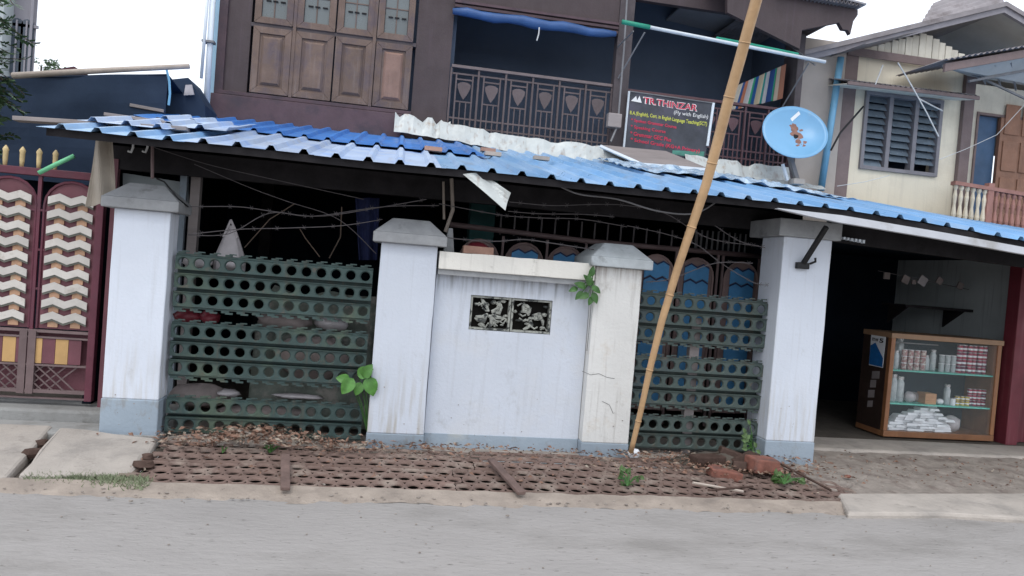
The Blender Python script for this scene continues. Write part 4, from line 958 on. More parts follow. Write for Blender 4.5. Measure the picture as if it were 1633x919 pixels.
# dark tarpaulin shed
TY = 2.2
tl_, tr_ = at(15, 122, TY), at(268, 118, TY)
sh = thing('tarpaulin_shed', (-3.3, TY + .5, 0), 'dark navy tarpaulin lean-to behind the maroon gate', 'shed')
def tf(u, v):
    x = -6.5 + (tr_.x + 6.5) * u; zt_ = tl_.z + (tr_.z - tl_.z) * max(-1.2, (x - tl_.x) / (tr_.x - tl_.x)); return (x, TY + .03 * rnoise(x * 2, v * 3), 1.9 + (zt_ - 1.9) * v)
MB().grid(tf, 50, 12).build('tarpaulin_front', navy, sh, solid=.01)
MB().grid(lambda u, v: (-6.5 + (tr_.x + 6.5) * u, TY + 2.4 * v, tf(u, 1)[2] - .3 * v), 10, 4).build('tarpaulin_top', navy, sh, solid=.01)
a = at(270, 125, 2.6); b_ = at(326, 172, 2.6)
MB().prism([at(262, 128, 2.7), at(300, 124, 2.7), at(327, 168, 2.7), at(327, 190, 2.7), at(262, 190, 2.7)], (0, .5, 0)).build('tarpaulin_flap', navy, sh)
MB().tube([at(266, 112, 2.1), at(270, 130, 2.1), at(271, 150, 2.1), at(269, 168, 2.1)], .012, 6).build('edge_rope', pvcb, sh)
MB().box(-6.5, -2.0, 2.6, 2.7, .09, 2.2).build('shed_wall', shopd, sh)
P = at(297, 140, 2.55); MB().prism([(P.x - .05, 2.66, P.z - .06), (P.x + .05, 2.66, P.z - .04), (P.x + .02, 2.66, P.z + .06), (P.x - .04, 2.66, P.z + .05)], (0, .02, 0)).build('white_patch', bagw, sh)
MB().tube([at(20, 121, 2.0), at(120, 115, 2.0), at(215, 110, 2.0), at(302, 106, 2.0)], [.03, .028, .026, .024], 8).build('bamboo_pole', bamboo_g, smooth=True, label='old bamboo pole lying along the top of the tarpaulin shed', cat='bamboo pole')
# far building
fb = thing('concrete_building', (-11, 16, 0), 'grey concrete building with tall arched windows beyond the shed', 'building')
FBY = 16
fx1 = at(57, 60, FBY).x; fzb = 4.5; 
MB().hexa([(fx1 - 8, FBY, 0), (fx1, FBY, 0), (fx1 - 1.6, FBY + 3, 0), (fx1 - 8, FBY + 3, 0), (fx1 - 8, FBY, 13), (fx1, FBY, 13), (fx1 - 1.6, FBY + 3, 13), (fx1 - 8, FBY + 3, 13)]).build('wall', farc, fb)
MB().box(fx1 - 8.5, at(20, 60, FBY).x - .0, FBY - .5, FBY - .01, 0, 13).build('pale_wing', farw, fb)
for k, pxx in enumerate((28, 44)):
    for fl_ in (0, 1, 2):
        x0_ = at(pxx, 60, FBY).x; z0_ = at(40, 95, FBY).z + fl_ * 2.6 - .4
        wd_ = .30
        pts = [(x0_ - wd_ / 2, FBY - .06, z0_), (x0_ + wd_ / 2, FBY - .06, z0_)] + [(x0_ + wd_ / 2 * math.cos(a), FBY - .06, z0_ + 1.3 + wd_ / 2 * math.sin(a)) for a in [i * math.pi / 6 for i in range(7)]]
        wf = MB().prism(pts, (0, .05, 0)).build('window', farg, fb)
        MB().box(x0_ - .02, x0_ + .02, FBY - .09, FBY - .061, z0_, z0_ + 1.4).build('frame', farc, wf)
for k in range(3): MB().box(fx1 - 4, fx1 + .06, FBY - .06, FBY - .002, 4.2 + 2.6 * k, 4.28 + 2.6 * k).build('ledge', farc, fb)
MB().tube([(fx1 - .08, FBY - .1, 2), (fx1 - .08, FBY - .1, 12)], .035, 6).build('rain_pipe', farc, fb)
MB().prism([at(80, 112, 18), at(118, 106, 18), at(128, 112, 18)], (0, 3, 0)).build('distant_roof', maroon_p, label='small red roof peak just above the bamboo pole', cat='roof')

def leaf_cloud(name, c, rad, n, size, mt, parent=None, seed=0, **kw):
    rr = random.Random(seed); mb = MB(); c = Vector(c)
    cl = [Vector((rr.gauss(0, .5), rr.gauss(0, .5), rr.gauss(0, .5))) for _ in range(max(4, n // 60))]
    for i in range(n):
        k = rr.choice(cl); p = c + Vector(((k.x + rr.gauss(0, .2)) * rad[0], (k.y + rr.gauss(0, .2)) * rad[1], (k.z + rr.gauss(0, .2)) * rad[2]))
        a = Vector((rr.gauss(0, 1), rr.gauss(0, 1), rr.gauss(0, .6))).normalized(); b = a.orthogonal().normalized(); b = Matrix.Rotation(rr.uniform(0, 6.28), 3, a) @ b
        s = size * rr.uniform(.6, 1.3)
        mb.add([p, p + a * s * .5 + b * s * .22, p + a * s, p + a * s * .5 - b * s * .22], [(0, 1, 2, 3)])
    return mb.build(name, mt, parent, **kw)
# tree at left edge
TP = at(-22, 110, 1.2); tr = thing('feathery_tree', (TP.x - .3, 1.2, 0), 'dusty feathery tree reaching in at the left edge', 'tree')
MB().tube([(TP.x - .3, 1.2, 0), (TP.x - .28, 1.2, 1.2), (TP.x - .15, 1.2, 2.2), (TP.x, 1.2, 3.0)], [.07, .055, .035, .02], 8).build('trunk', bark, tr, smooth=True)
sprays = MB(); lf = MB(); rr = random.Random(4)
for i in range(150):
    s_ = Vector((TP.x - .1 + rr.uniform(-.3, .05), 1.2 + rr.uniform(-.3, .3), rr.uniform(2.0, 3.5)))
    dr = Vector((rr.uniform(-.2, 1), rr.uniform(-.6, .6), rr.uniform(-.3, .5))).normalized(); Lx = rr.uniform(.2, .42)
    e_ = s_ + dr * Lx + Vector((0, 0, -.06)); sprays.tube([s_, s_.lerp(e_, .5) + Vector((0, 0, .03)), e_], .004, 4)
    for k in range(14):
        p = s_.lerp(e_, (k + 1) / 14); sd_ = dr.cross(Vector((0, 0, 1))).normalized()
        for sg in (-1, 1):
            a = (sd_ * sg + dr * .4 + Vector((0, 0, rr.uniform(-.5, .3)))).normalized() * .085; b = dr * .017
            lf.add([p, p + a * .5 + b, p + a, p + a * .5 - b], [(0, 1, 2, 3)])
sprays.build('branches', bark, tr); lf.build('crown', tree_m, tr)
DT = at(66, 106, 22); tr2 = thing('distant_shrub', (DT.x, 22, 0), 'thin distant tree top showing beside the concrete building', 'tree')
MB().tube([(DT.x, 22, 0), (DT.x, 22, DT.z)], [.1, .03], 6).build('trunk', bark, tr2); leaf_cloud('crown', (DT.x, 22, DT.z + .05), (.5, .4, .35), 260, .13, tree_m, tr2, 8)

# ornate gates: arched panels with chevrons
def arch_pts(xc, hw, z0, z1, Y, n=10):
    zc = z1 - hw; return [(xc - hw, Y, z0), (xc + hw, Y, z0)] + [(xc + hw * math.cos(a), Y, zc + hw * math.sin(a)) for a in [math.pi * i / n for i in range(n + 1)]]
def arched_panel(t, xc, hw, z0, z1, Y, sheet, frame, nchev, kind, cz0=None):
    pn = MB().prism(arch_pts(xc, hw, z0, z1, Y), (0, .012, 0)).build('arched_panel', sheet, t)
    pth = [Vector(p) for p in arch_pts(xc, hw, z0, z1, Y - .004)]; 
    MB().tube(pth[1:] + [pth[0]], .011, 6).build('panel_frame', frame, pn)
    w_ = hw * .84; n4 = 8
    def zig(u): return [0, 1, 2, 1, 0, 1, 2, 1, 0][int(round(u * 8))] / 2
    step = (z1 - (.11 if kind == 'white' else .115) - z0) / nchev
    for i in range(nchev):
        zb = z0 + .045 + i * step
        def strip(y, zoff, hgt, amp, mt, nm, wk=1.0, dd=.01):
            mb = MB(); N = 8
            tops, bots = [], []
            for k in range(N + 1):
                u = k / N; xx = xc - w_ * wk + 2 * w_ * wk * u
                zz = zb + zoff + amp * [0, .5, 1, .5, 0, .5, 1, .5, 0][k]
                tops.append((xx, y, zz + hgt)); bots.append((xx, y, zz))
            for k in range(N):
                mb.hexa([bots[k], bots[k + 1], (bots[k + 1][0], y + dd, bots[k + 1][2]), (bots[k][0], y + dd, bots[k][2]), tops[k], tops[k + 1], (tops[k + 1][0], y + dd, tops[k + 1][2]), (tops[k][0], y + dd, tops[k][2])])
            mb.build(nm, mt, pn, fixn=True)
        if kind == 'white':
            strip(Y - .026, 0, step * .50, .030, chevw, 'chevron')
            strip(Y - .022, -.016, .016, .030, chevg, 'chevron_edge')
            for s_ in (-.5, .5):
                MB().box(xc + s_ * w_ - w_ * .22, xc + s_ * w_ + w_ * .22, Y - .010, Y - .001, zb - step * .30, zb + step * .02 + .02).build('orange_block', chevo, pn)
        else:
            strip(Y - .020, 0, step * .86, .030, chevb, 'chevron', .84); strip(Y - .024, step * .86, .014, .030, chevn, 'zigzag_line', .84)
def gate_spike(t, x, Y, z0, h, mt):
    MB().lathe((x, Y, z0), [(.013, 0), (.017, h * .35), (.018, h * .7), (.022, h * .8), (.016, h * .88), (.004, h)], 8).build('spike', mt, t, smooth=True)
GY = .45
def front_gate():
    t = thing('front_gate', (-2.6, GY, .15), 'maroon metal gate with white and orange chevrons and straw yellow spikes', 'gate')
    X = lambda px, py: at(px, py, GY).x; Z = lambda px, py: at(px, py, GY).z
    zt_ = Z(70, 275); z0_ = Z(70, 628) ; zmid = Z(70, 528); zpan = Z(70, 582)
    MB().box(-5, X(160, 400), GY - .025, GY + .025, zt_ - .03, zt_ + .025).build('top_rail', maroon, t, bevel=.004)
    xr = X(160, 450); MB().box(xr - .05, xr, GY - .03, GY + .03, z0_ - .04, zt_).build('gate_stile', maroon, t, bevel=.004)
    xs = X(168, 450); MB().box(xs, xs + .035, GY + .0, GY + .05, .1, 2.0).build('hanging_post', maroon_p, t)
    for zz, h_ in ((zmid, .02), (zmid - .045, .012), (zpan, .014), (z0_ + .02, .025), (z0_ - .03, .012)): MB().box(-5, xr - .05, GY - .016, GY + .016, zz - h_ / 2, zz + h_ / 2).build('rail', iron, t)
    for px_ in (-75, 58):
        xx = X(px_, 400)
        MB().box(xx - .012, xx + .012, GY - .01, GY + .01, zmid, zt_ - .03).build('bar', maroon, t)
        for zz in (Z(60, 335), Z(58, 398), Z(55, 460)): MB().box(xx - .07, xx + .07, GY - .008, GY + .008, zz - .008, zz + .008).build('short_bar', maroon, t)
    for xx in (X(38, 575), X(52, 575)): MB().box(xx - .03, xx + .02, GY - .022, GY + .022, z0_, zmid).build('meeting_stile', iron, t)
    for pc in (-118, 9, 109):
        xc = X(pc, 420); arched_panel(t, xc, .182, zmid + .02, zt_ - .055, GY, maroon_p, maroon, 9, 'white')
    # ochre and brown boards
    x_ = X(-60, 560)
    k = 0
    while x_ < xr - .11:
        MB().box(x_, x_ + .085, GY - .008, GY + .008, zpan + .012, zmid - .055).build('kick_board', yellow if k % 2 else maroon_p, t); x_ += .088; k += 1
    # lattice
    for k in range(26):
        xa = -3.4 + k * .075
        for sg in (1, -1):
            za_, zb_ = z0_ + .03, zpan - .01; x0_, x1_ = (xa, xa + .19) if sg > 0 else (xa + .19, xa)
            if max(x0_, x1_) < xr - .05: MB().bar((x0_, GY + .006 * sg, za_), (x1_, GY + .006 * sg, zb_), .010, .006).build('lattice_bar', iron, t)
    for px_ in (-20, 8, 35, 62, 88): gate_spike(t, X(px_, 260), GY, zt_ + .02, .15, gold)
    MB().box(-5, xr - .06, GY + .07, GY + .08, z0_, zmid - .02).build('backing_sheet', maroon_p, t)
    return t
front_gate()
MB().tube([at(62, 276, .3), at(90, 262, .3), at(118, 249, .3)], .016, 8).build('green_stick', greenp, smooth=True, label='light green stick resting on the maroon gate beside the last spike', cat='stick')
# beige cloth hung from awning
A = [at(150, 222, .1), at(180, 226, .1), at(182, 322, .1), at(136, 330, .1)]
MB().grid(lambda u, v: tuple(A[3].lerp(A[2], u).lerp(A[0].lerp(A[1], u), v) + Vector((0, .03 * math.sin(u * 8 + v * 2), 0))), 14, 8).build('hanging_cloth', clothb, solid=.004, label='beige cloth hanging from the awning beside the maroon gate', cat='cloth')
A = [at(150, 300, .2), at(172, 300, .2), at(178, 322, .2), at(150, 324, .2)]
for k, (px_, lb) in enumerate(((213, 'pale hook hanging under the awning above the bluish pillar, left one'), (236, 'pale hook hanging under the awning above the bluish pillar, right one'))):
    MB().tube([at(px_, 224, 0), at(px_ - 1, 236, 0), at(px_ - 4, 243, 0), at(px_ - 9, 241, 0)], .008, 6).build('hook', wire_w, label=lb, cat='hook', group='hooks under the awning')
MB().tube([at(243, 225, .1), at(243, 285, .1)], .012, 6).build('hanging_rod', iron, label='thin iron rod rising from the cap of the bluish pillar', cat='rod')
MB().prism([at(196, 276, .8), at(300, 292, .8), at(300, 345, .8), at(196, 345, .8)], (0, .02, 0)).build('pale_panel', farw, label='pale sheet panel standing behind the bluish pillar', cat='panel')
MB().tube([at(250, 285, .05), at(262, 290, 0), at(285, 318, 0), at(300, 330, .1)], .006, 5).build('black_cable', black, label='black cable draped over the cap of the bluish pillar', cat='cable')

# ================================================================== YARD BEHIND THE FENCE
yd = thing('yard_enclosure', (0, 4, 0), 'dark lower storey of the timber house seen under the awning', 'wall')
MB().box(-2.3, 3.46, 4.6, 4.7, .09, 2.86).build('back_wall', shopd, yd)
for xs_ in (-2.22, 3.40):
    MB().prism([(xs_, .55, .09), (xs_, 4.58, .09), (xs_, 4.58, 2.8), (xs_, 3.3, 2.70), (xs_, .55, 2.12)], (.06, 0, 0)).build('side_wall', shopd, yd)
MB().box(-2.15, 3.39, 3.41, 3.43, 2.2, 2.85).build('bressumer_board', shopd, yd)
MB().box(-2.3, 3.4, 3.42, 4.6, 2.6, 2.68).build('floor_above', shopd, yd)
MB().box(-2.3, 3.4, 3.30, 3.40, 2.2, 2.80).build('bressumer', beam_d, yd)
for xx in (-1.5, 1.0): MB().box(xx, xx + .12, 3.2, 3.32, .09, 2.6).build('post', beam_d, yd)
A = at(773, 330, 2.2); MB().box(A.x - .14, A.x + .12, 2.2, 2.45, .09, 2.35).build('teal_column', teal, label='teal painted column standing in the dark yard', cat='column', bevel=.01)
# yard gate (blue chevrons)
YGY = .95
yg = thing('yard_gate', (2, YGY, .1), 'inner yard gate with arched panels of blue zigzags behind the white wall', 'gate')
X = lambda px, py: at(px, py, YGY).x; Z = lambda px, py: at(px, py, YGY).z
zr_ = Z(940, 385)
MB().tube([(X(718, 358), YGY, Z(718, 358)), (X(940, 385), YGY, zr_), (3.36, YGY, zr_)], .024, 8).build('top_rail', iron, yg, smooth=True)
x_ = X(800, 350)
while x_ < 2.75:
    MB().tube([(x_, YGY + .03, zr_ - .01), (x_, YGY + .03, zr_ + .17)], .008, 5).build('spike', wire_m, yg); x_ += .122
x_ = 2.80
while x_ < 3.35:
    MB().tube([(x_, YGY + .2, zr_ + .0), (x_, YGY + .2, zr_ + .21)], .010, 5).build('spike', iron_g, yg); x_ += .056
for xc_px, yy in ((760, 460), (832, 460), (898, 465), (962, 470), (1042, 480), (1106, 480), (1178, 485)):
    xc = X(xc_px, yy); arched_panel(yg, xc, .165, .25, zr_ - .07, YGY, gatebr, gatebr, 9, 'blue')
for px_ in (797, 868, 930, 1075, 1142, 1150, 1208):
    xx = X(px_, 450); MB().box(xx - .010, xx + .010, YGY - .01, YGY + .01, .12, zr_ - .02).build('bar', iron, yg)
MB().box(X(718, 500), 3.36, YGY - .02, YGY + .02, .16, .2).build('bottom_rail', iron, yg)
xx = X(1216, 430); MB().box(xx - .012, xx + .012, YGY - .3, YGY - .27, .2, zr_ + .03).build('maroon_post', redp, yg)

# clutter in the yard, seen over and through the holes
def item(name, mb, mt, lab, cat, group=None, **kw): return mb.build(name, mt, label=lab, cat=cat, group=group, **kw)
P = at(368, 385, .45)
bg_ = thing('carrier_bag', (P.x, .45, 1.0), 'white plastic carrier bag hanging by its handles behind the left steel fence', 'bag')
def bagf(u, v):
    a = 2 * math.pi * u; z_ = P.z - .22 + .34 * v; w_ = .12 * (1 - v) ** .8 * (1 if v > .25 else .8 + .8 * v) + .012
    return (P.x + w_ * math.cos(a) * (1 + .12 * math.sin(5 * a)), .45 + w_ * .5 * math.sin(a), z_)
MB().grid(bagf, 24, 10).build('bag_body', bagw, bg_, smooth=True)
for s_ in (-1, 1): MB().tube([(P.x + s_ * .05, .43, P.z + .03), (P.x + s_ * .025, .43, P.z + .10), (P.x - .01, .45, P.z + .16)], .009, 6).build('handle', bagw, bg_)
for k, (px_, py_, Y_, r_, mt, nm, lb) in enumerate((
    (315, 418, .4, (.10, .06, .05), bagw, 'plastic_bundle', 'white plastic bundle at the top left of the left steel fence'),
    (372, 420, .4, (.09, .06, .05), bagw, 'plastic_bundle', 'pinkish white plastic bundle under the carrier bag'),
    (300, 505, .35, (.10, .08, .06), redp, 'plastic_tub', 'dark red plastic tub seen through the first gap of the left fence'),
    (335, 506, .35, (.07, .08, .055), redp, 'plastic_tub', 'second dark red plastic tub right of the first one'),
    (455, 512, .35, (.20, .10, .07), sack, 'sack', 'long grey brown sack in the first gap of the left fence'),
    (530, 516, .35, (.13, .08, .05), bagw, 'plastic_bundle', 'striped pale plastic bundle right of the long sack'),
    (500, 570, .38, (.30, .1, .16), sack, 'sack', 'big sack leaning behind the middle of the left steel fence'),
    (320, 630, .38, (.22, .1, .09), sack, 'sack', 'sack lying in the lower gap of the left fence'),
    (365, 627, .30, (.08, .06, .03), bagw, 'plastic_bundle', 'pale rag in the lower gap of the left fence'),
    (475, 632, .30, (.18, .06, .02), bagw, 'plastic_bundle', 'long pale rag in the lower gap of the left fence'),
    (420, 660, .36, (.35, .1, .06), sack, 'sack', 'low sack behind the bottom plank of the left fence'))):
    q = at(px_, py_, Y_); item(nm, MB().blob(q, r_, 14, jit=.16, seed=k), mt, lb, nm.replace('_', ' ').split()[-1], 'clutter behind the left steel fence', smooth=True)
MB().grid(lambda u, v: (at(400, 560, .36).x + (at(596, 560, .36).x - at(400, 560, .36).x) * u, .36 + .05 * rnoise(u * 5, v * 6) + .12 * v, .10 + (1.02 + .10 * rnoise(u * 4, 2)) * v * (1 if u > .12 else .7 + 2.5 * u)), 30, 16).build('olive_sheet', mat('olive_grey_tarpaulin', (.12, .14, .12), .8, .35, 6, .8, 14, col2=(.22, .21, .19), c2=(.5, .62), c2scale=9), solid=.004, smooth=True, label='crumpled olive grey sheet over the pile behind the right half of the left fence', cat='sheet')
A = [at(568, 316, .9), at(604, 316, .9), at(600, 415, .9), at(574, 415, .9)]
MB().grid(lambda u, v: tuple(A[3].lerp(A[2], u).lerp(A[0].lerp(A[1], u), v) + Vector((0, .03 * math.sin(u * 9), 0))), 10, 6).build('hanging_garment', garm, solid=.01, label='indigo garment hanging in the dark yard left of the second pillar', cat='garment')
for k, (xa, lb) in enumerate(((288, 'greenish post behind the bluish pillar'), (308, 'thicker grey post behind the bluish pillar'))):
    q0, q1 = at(xa + 6, 290, .7), at(xa - 6, 410, .7); MB().bar((q0.x, .7, 2.0), (q0.x, .7, .09), .05 + .02 * k).build('yard_post', boardg if k else plinth, label=lb, cat='post', group='posts behind the bluish pillar')
for k, (pts, r_, lb) in enumerate((
    (((390, 395), (430, 350), (470, 325)), .008, 'dry twig slanting up behind the left steel fence'),
    (((510, 410), (487, 380), (478, 365)), .007, 'short dry twig near the middle of the left fence top'),
    (((525, 412), (543, 378), (545, 330)), .009, 'curved dry twig behind the left fence top'),
    (((710, 370), (722, 335), (720, 285)), .018, 'pale peeling branch hanging behind the white wall'),
    (((708, 350), (707, 290)), .012, 'thin branch beside the pale peeling branch'))):
    MB().tube([at(x_, y_, .45) for x_, y_ in pts], r_ * (.6 if r_ < .01 else .85), 6).build('twig', bark if r_ < .01 else bamboo_g, label=lb, cat='twig', group='twigs above the fence')
# on top of the wall
q = at(762, 395, .17)
MB().box(q.x - .115, q.x + .115, .10, .21, 1.517, 1.575).build('loose_brick', brick_t, bevel=.006, label='single pinkish brick lying on the coping of the white wall', cat='brick')
q = at(718, 385, .25); MB().hexa([(q.x - .05, .22, 1.517), (q.x + .035, .22, 1.517), (q.x + .035, .3, 1.517), (q.x - .05, .3, 1.517), (q.x - .02, .24, 1.70), (q.x + .012, .24, 1.70), (q.x + .012, .28, 1.70), (q.x - .02, .28, 1.70)]).build('stone_chunk', capm, bevel=.006, label='upright grey stone chunk at the left end of the wall coping', cat='stone')
q = at(762, 395, .42); MB().blob((q.x + .0, .42, 1.50), (.13, .08, .12), 14, jit=.05, seed=3).build('red_pot', redp, smooth=True, label='dark red rounded pot behind the loose brick', cat='pot')

# ================================================================== BARBED WIRES
def wire(pts, Y, label, r=.0032, mt=wire_m, barb=True):
    P = [at(x_, y_, Y if not isinstance(Y, (list, tuple)) else Y[i]) for i, (x_, y_) in enumerate(pts)]
    out = []
    for i in range(len(P) - 1):
        for k in range(6):
            t_ = k / 6; a0 = P[max(i - 1, 0)]; a1 = P[i]; a2 = P[i + 1]; a3 = P[min(i + 2, len(P) - 1)]
            out.append(.5 * ((2 * a1) + (a2 - a0) * t_ + (2 * a0 - 5 * a1 + 4 * a2 - a3) * t_ ** 2 + (3 * a1 - a0 - 3 * a2 + a3) * t_ ** 3))
    out.append(P[-1]); mb = MB().tube(out, r, 5)
    if barb:
        for i in range(2, len(out) - 1, 3):
            c = out[i]; mb.tube([c + Vector((-.012, 0, .018)), c + Vector((.010, 0, -.014))], .0014, 4); mb.tube([c + Vector((.012, -.01, .016)), c + Vector((-.010, .01, -.014))], .0014, 4)
    mb.build('barbed_wire' if barb else 'wire', mt, label=label, cat='wire', group='wires strung over the wall')
wire([(300, 375), (365, 373), (430, 340), (500, 345), (610, 330), (700, 328)], .15, 'barbed wire sagging from the bluish pillar past the carrier bag')
wire([(300, 330), (380, 330), (440, 338), (510, 345), (600, 332), (680, 318)], .16, 'barbed wire just under the awning over the left fence')
wire([(300, 374), (380, 366), (455, 364), (545, 360), (610, 350)], .14, 'lowest barbed wire over the left fence')
wire([(245, 235), (330, 262), (430, 285), (580, 318)], .3, 'straight thin wire slanting under the awning at left', .003, wire_m, False)
wire([(310, 262), (400, 300), (460, 322), (540, 350), (600, 405)], .35, 'thin wire slanting down to the second pillar', .003, wire_m, False)
wire([(690, 372), (720, 380), (790, 385), (835, 382), (880, 388), (925, 395), (960, 400)], .12, 'barbed wire lying low over the wall coping', .004)
wire([(700, 325), (780, 340), (815, 345), (870, 348), (930, 350), (1000, 362)], .14, 'middle barbed wire over the white wall')
wire([(812, 322), (880, 328), (950, 326), (1000, 328), (1060, 340), (1130, 380), (1210, 392)], .16, 'upper barbed wire over the white wall')
wire([(870, 285), (905, 303), (930, 311), (985, 318), (1050, 337), (1110, 340), (1155, 312)], -.2, 'smooth pale wire looped under the awning behind the bamboo pole', .006, iron_g, False)
wire([(810, 337), (860, 341), (930, 342), (980, 346)], .12, 'short barbed wire starting at the torn sheet')
wire([(1000, 360), (1060, 373), (1110, 390), (1150, 420), (1200, 450), (1225, 455)], .12, 'barbed wire drooping to the tall shop pillar')
wire([(1030, 450), (1070, 445), (1140, 420), (1200, 420)], .1, 'short wire passing just behind the bamboo pole', .0035)
wire([(1140, 360), (1180, 385), (1220, 395)], .12, 'short barbed wire stub at the top of the right fence', .0035)

# ================================================================== BAMBOO POLE
bp_ = thing('bamboo_pole', (1.95, -.1, .05), 'tall dry bamboo pole leaning across the front from the cream pillar', 'bamboo pole')
pth = [((1006, 722), -.14), ((1022, 655), -.17), ((1036, 590), -.21), ((1056, 510), -.26), ((1080, 430), -.32), ((1103, 362), -.38), ((1126, 295), -.45), ((1145, 225), -.53), ((1163, 155), -.62), ((1180, 95), -.7), ((1195, 40), -.78), ((1212, -20), -.86)]
P = [at(*a_, y_) for a_, y_ in pth]; cane = MB(); pp, rs = [], []
for i in range(len(P) - 1):
    for k in range(4): pp.append(P[i].lerp(P[i + 1], k / 4)); rs.append(.026 + .011 * (i + k / 4) / 11 + .012 * 0)
pp.append(P[-1]); rs.append(.037)
rs = [.019 + .018 * min(1, (i / len(pp)) * 1.6) for i in range(len(pp))]
cane.tube(pp, rs, 12).build('cane', bamboo, bp_, smooth=True)
for i in (3, 8, 14, 20, 26, 32, 38):
    if i < len(pp) - 1:
        dd = (pp[i + 1] - pp[i]).normalized(); MB().tube([pp[i] - dd * .006, pp[i] + dd * .001, pp[i] + dd * .006], [rs[i] + .001, rs[i] + .005, rs[i] + .001], 12).build('node_ring', bamboo, bp_, smooth=True)

# ================================================================== SHOP
sp_ = thing('shop_room', (5, 2, .1), 'dark roadside shop room with a grey green back wall', 'shop')
SYB = 3.1
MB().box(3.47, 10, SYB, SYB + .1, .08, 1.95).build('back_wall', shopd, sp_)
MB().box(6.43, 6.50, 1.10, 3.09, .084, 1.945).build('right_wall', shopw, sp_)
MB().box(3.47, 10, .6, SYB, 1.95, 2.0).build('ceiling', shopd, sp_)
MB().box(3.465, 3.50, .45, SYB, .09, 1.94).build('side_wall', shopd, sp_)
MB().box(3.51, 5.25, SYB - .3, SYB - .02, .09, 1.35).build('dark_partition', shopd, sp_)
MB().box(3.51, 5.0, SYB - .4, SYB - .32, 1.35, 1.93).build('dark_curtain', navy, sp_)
sx = at(1607, 560, .98)
sp1 = thing('shop_post', (sx.x, 1.0, .08), 'dark red timber post right of the glass cabinet', 'post')
MB().box(sx.x + .0, sx.x + .13, .9, 1.05, .08, 1.95).build('post_board', redpost, sp1, bevel=.006)
shp = thing('shop_shutter', (sx.x + .5, 1.0, .08), 'dark red folding shutter at the right edge of the photo', 'shutter')
for k in range(8): MB().box(sx.x + .135 + k * .12, sx.x + .25 + k * .12, 1.0 + .03 * (k % 2), 1.03 + .03 * (k % 2), .09, 1.93).build('shutter_leaf', redpost, shp)
# cabinet
KX0, KX1, KZ0, KZ1, KY = at(1415, 620, .95).x, at(1592, 620, .95).x, .10, at(1520, 538, .95).z, .95
KD = .42
kb = thing('glass_cabinet', ((KX0 + KX1) / 2, KY + KD / 2, KZ0), 'glass fronted wooden shop cabinet with mint shelves', 'cabinet')
fwd = .045
for (a_, b2, c2_, d2) in ((KX0, KX0 + fwd, KZ0 + .06, KZ1 - .05), (KX1 - fwd, KX1, KZ0 + .06, KZ1 - .05)): MB().box(a_, b2, KY, KY + .05, c2_, d2).build('stile', cabw, kb, bevel=.004)
MB().box(KX0 - .01, KX1 + .01, KY - .01, KY + KD, KZ1 - .05, KZ1).build('top', cabt, kb, bevel=.004)
MB().box(KX0, KX1, KY - .004, KY + .05, KZ0, KZ0 + .058).build('bottom_rail', cabw, kb, bevel=.004)
MB().box(KX0, KX1, KY + .051, KY + KD, KZ0, KZ0 + .05).build('bottom', cabw, kb)
MB().box(KX0, KX0 + .02, KY + .051, KY + KD, KZ0 + .051, KZ1 - .051).build('side', mat('dark_cabinet_side', (.045, .028, .022), .5, .3, 6), kb); MB().box(KX1 - .02, KX1, KY + .051, KY + KD, KZ0 + .051, KZ1 - .051).build('side', cabw, kb)  # left side coloured dark for its backlit shade, right side plain varnished wood
MB().box(KX0 + .021, KX1 - .021, KY + KD - .02, KY + KD - .002, KZ0 + .051, KZ1 - .051).build('back', mat('cabinet_back', (.045, .065, .085), .7, spec=.1), kb)
kz1, kz2 = at(1500, 593, KY + .1).z, at(1500, 645, KY + .1).z
for z_ in (kz1, kz2): MB().box(KX0 + .046, KX1 - .046, KY + .03, KY + KD - .025, z_ - .014, z_).build('shelf', shelfg, kb)
MB().box(KX0 + .05, KX0 + .68, KY + .20, KY + .21, kz1 + .25, kz1 + .26).build('hanging_bar', iron_g, kb)
glm = bpy.data.materials.new('clear_glass'); glm.use_nodes = True; gb = glm.node_tree.nodes['Principled BSDF']; gb.inputs['Roughness'].default_value = .03; gb.inputs['Alpha'].default_value = .04; gb.inputs['Base Color'].default_value = (.8, .9, .9, 1)
MB().box(KX0 + .046, KX1 - .046, KY + .012, KY + .016, KZ0 + .06, KZ1 - .052).build('glass_door', glm, kb)
def tin(x, y, z, r, h, body, lab, group, name='tin', lid=tin_l):
    r *= .88
    t = thing(name, (x, y, z), lab, name.replace('_', ' '), group)
    MB().lathe((x, y, z), [(r, 0), (r, h * .92)], 12).build('label_band', body, t); MB().lathe((x, y, z + h * .30), [(r * 1.02, 0), (r * 1.02, h * .26)], 12).build('pale_stripe', paper, t) if body in (tin_r, tin_y) else None; MB().lathe((x, y, z + h * .92), [(r * 1.03, 0), (r * 1.03, h * .08)], 12).build('lid', lid, t)
def jar(x, y, z, r, h, lab, group, fill=jarc, name='plastic_jar'):
    t = thing(name, (x, y, z), lab, 'jar', group)
    MB().lathe((x, y, z), [(r * .92, 0), (r, .01), (r, h * .75), (r * .7, h * .85), (r * .7, h * .88)], 12).build('jar_body', fill, t, smooth=True); MB().lathe((x, y, z + h * .88), [(r * .78, 0), (r * .78, h * .12)], 12).build('lid', tin_l, t)
kx = lambda f: KX0 + .05 + (KX1 - KX0 - .1) * f
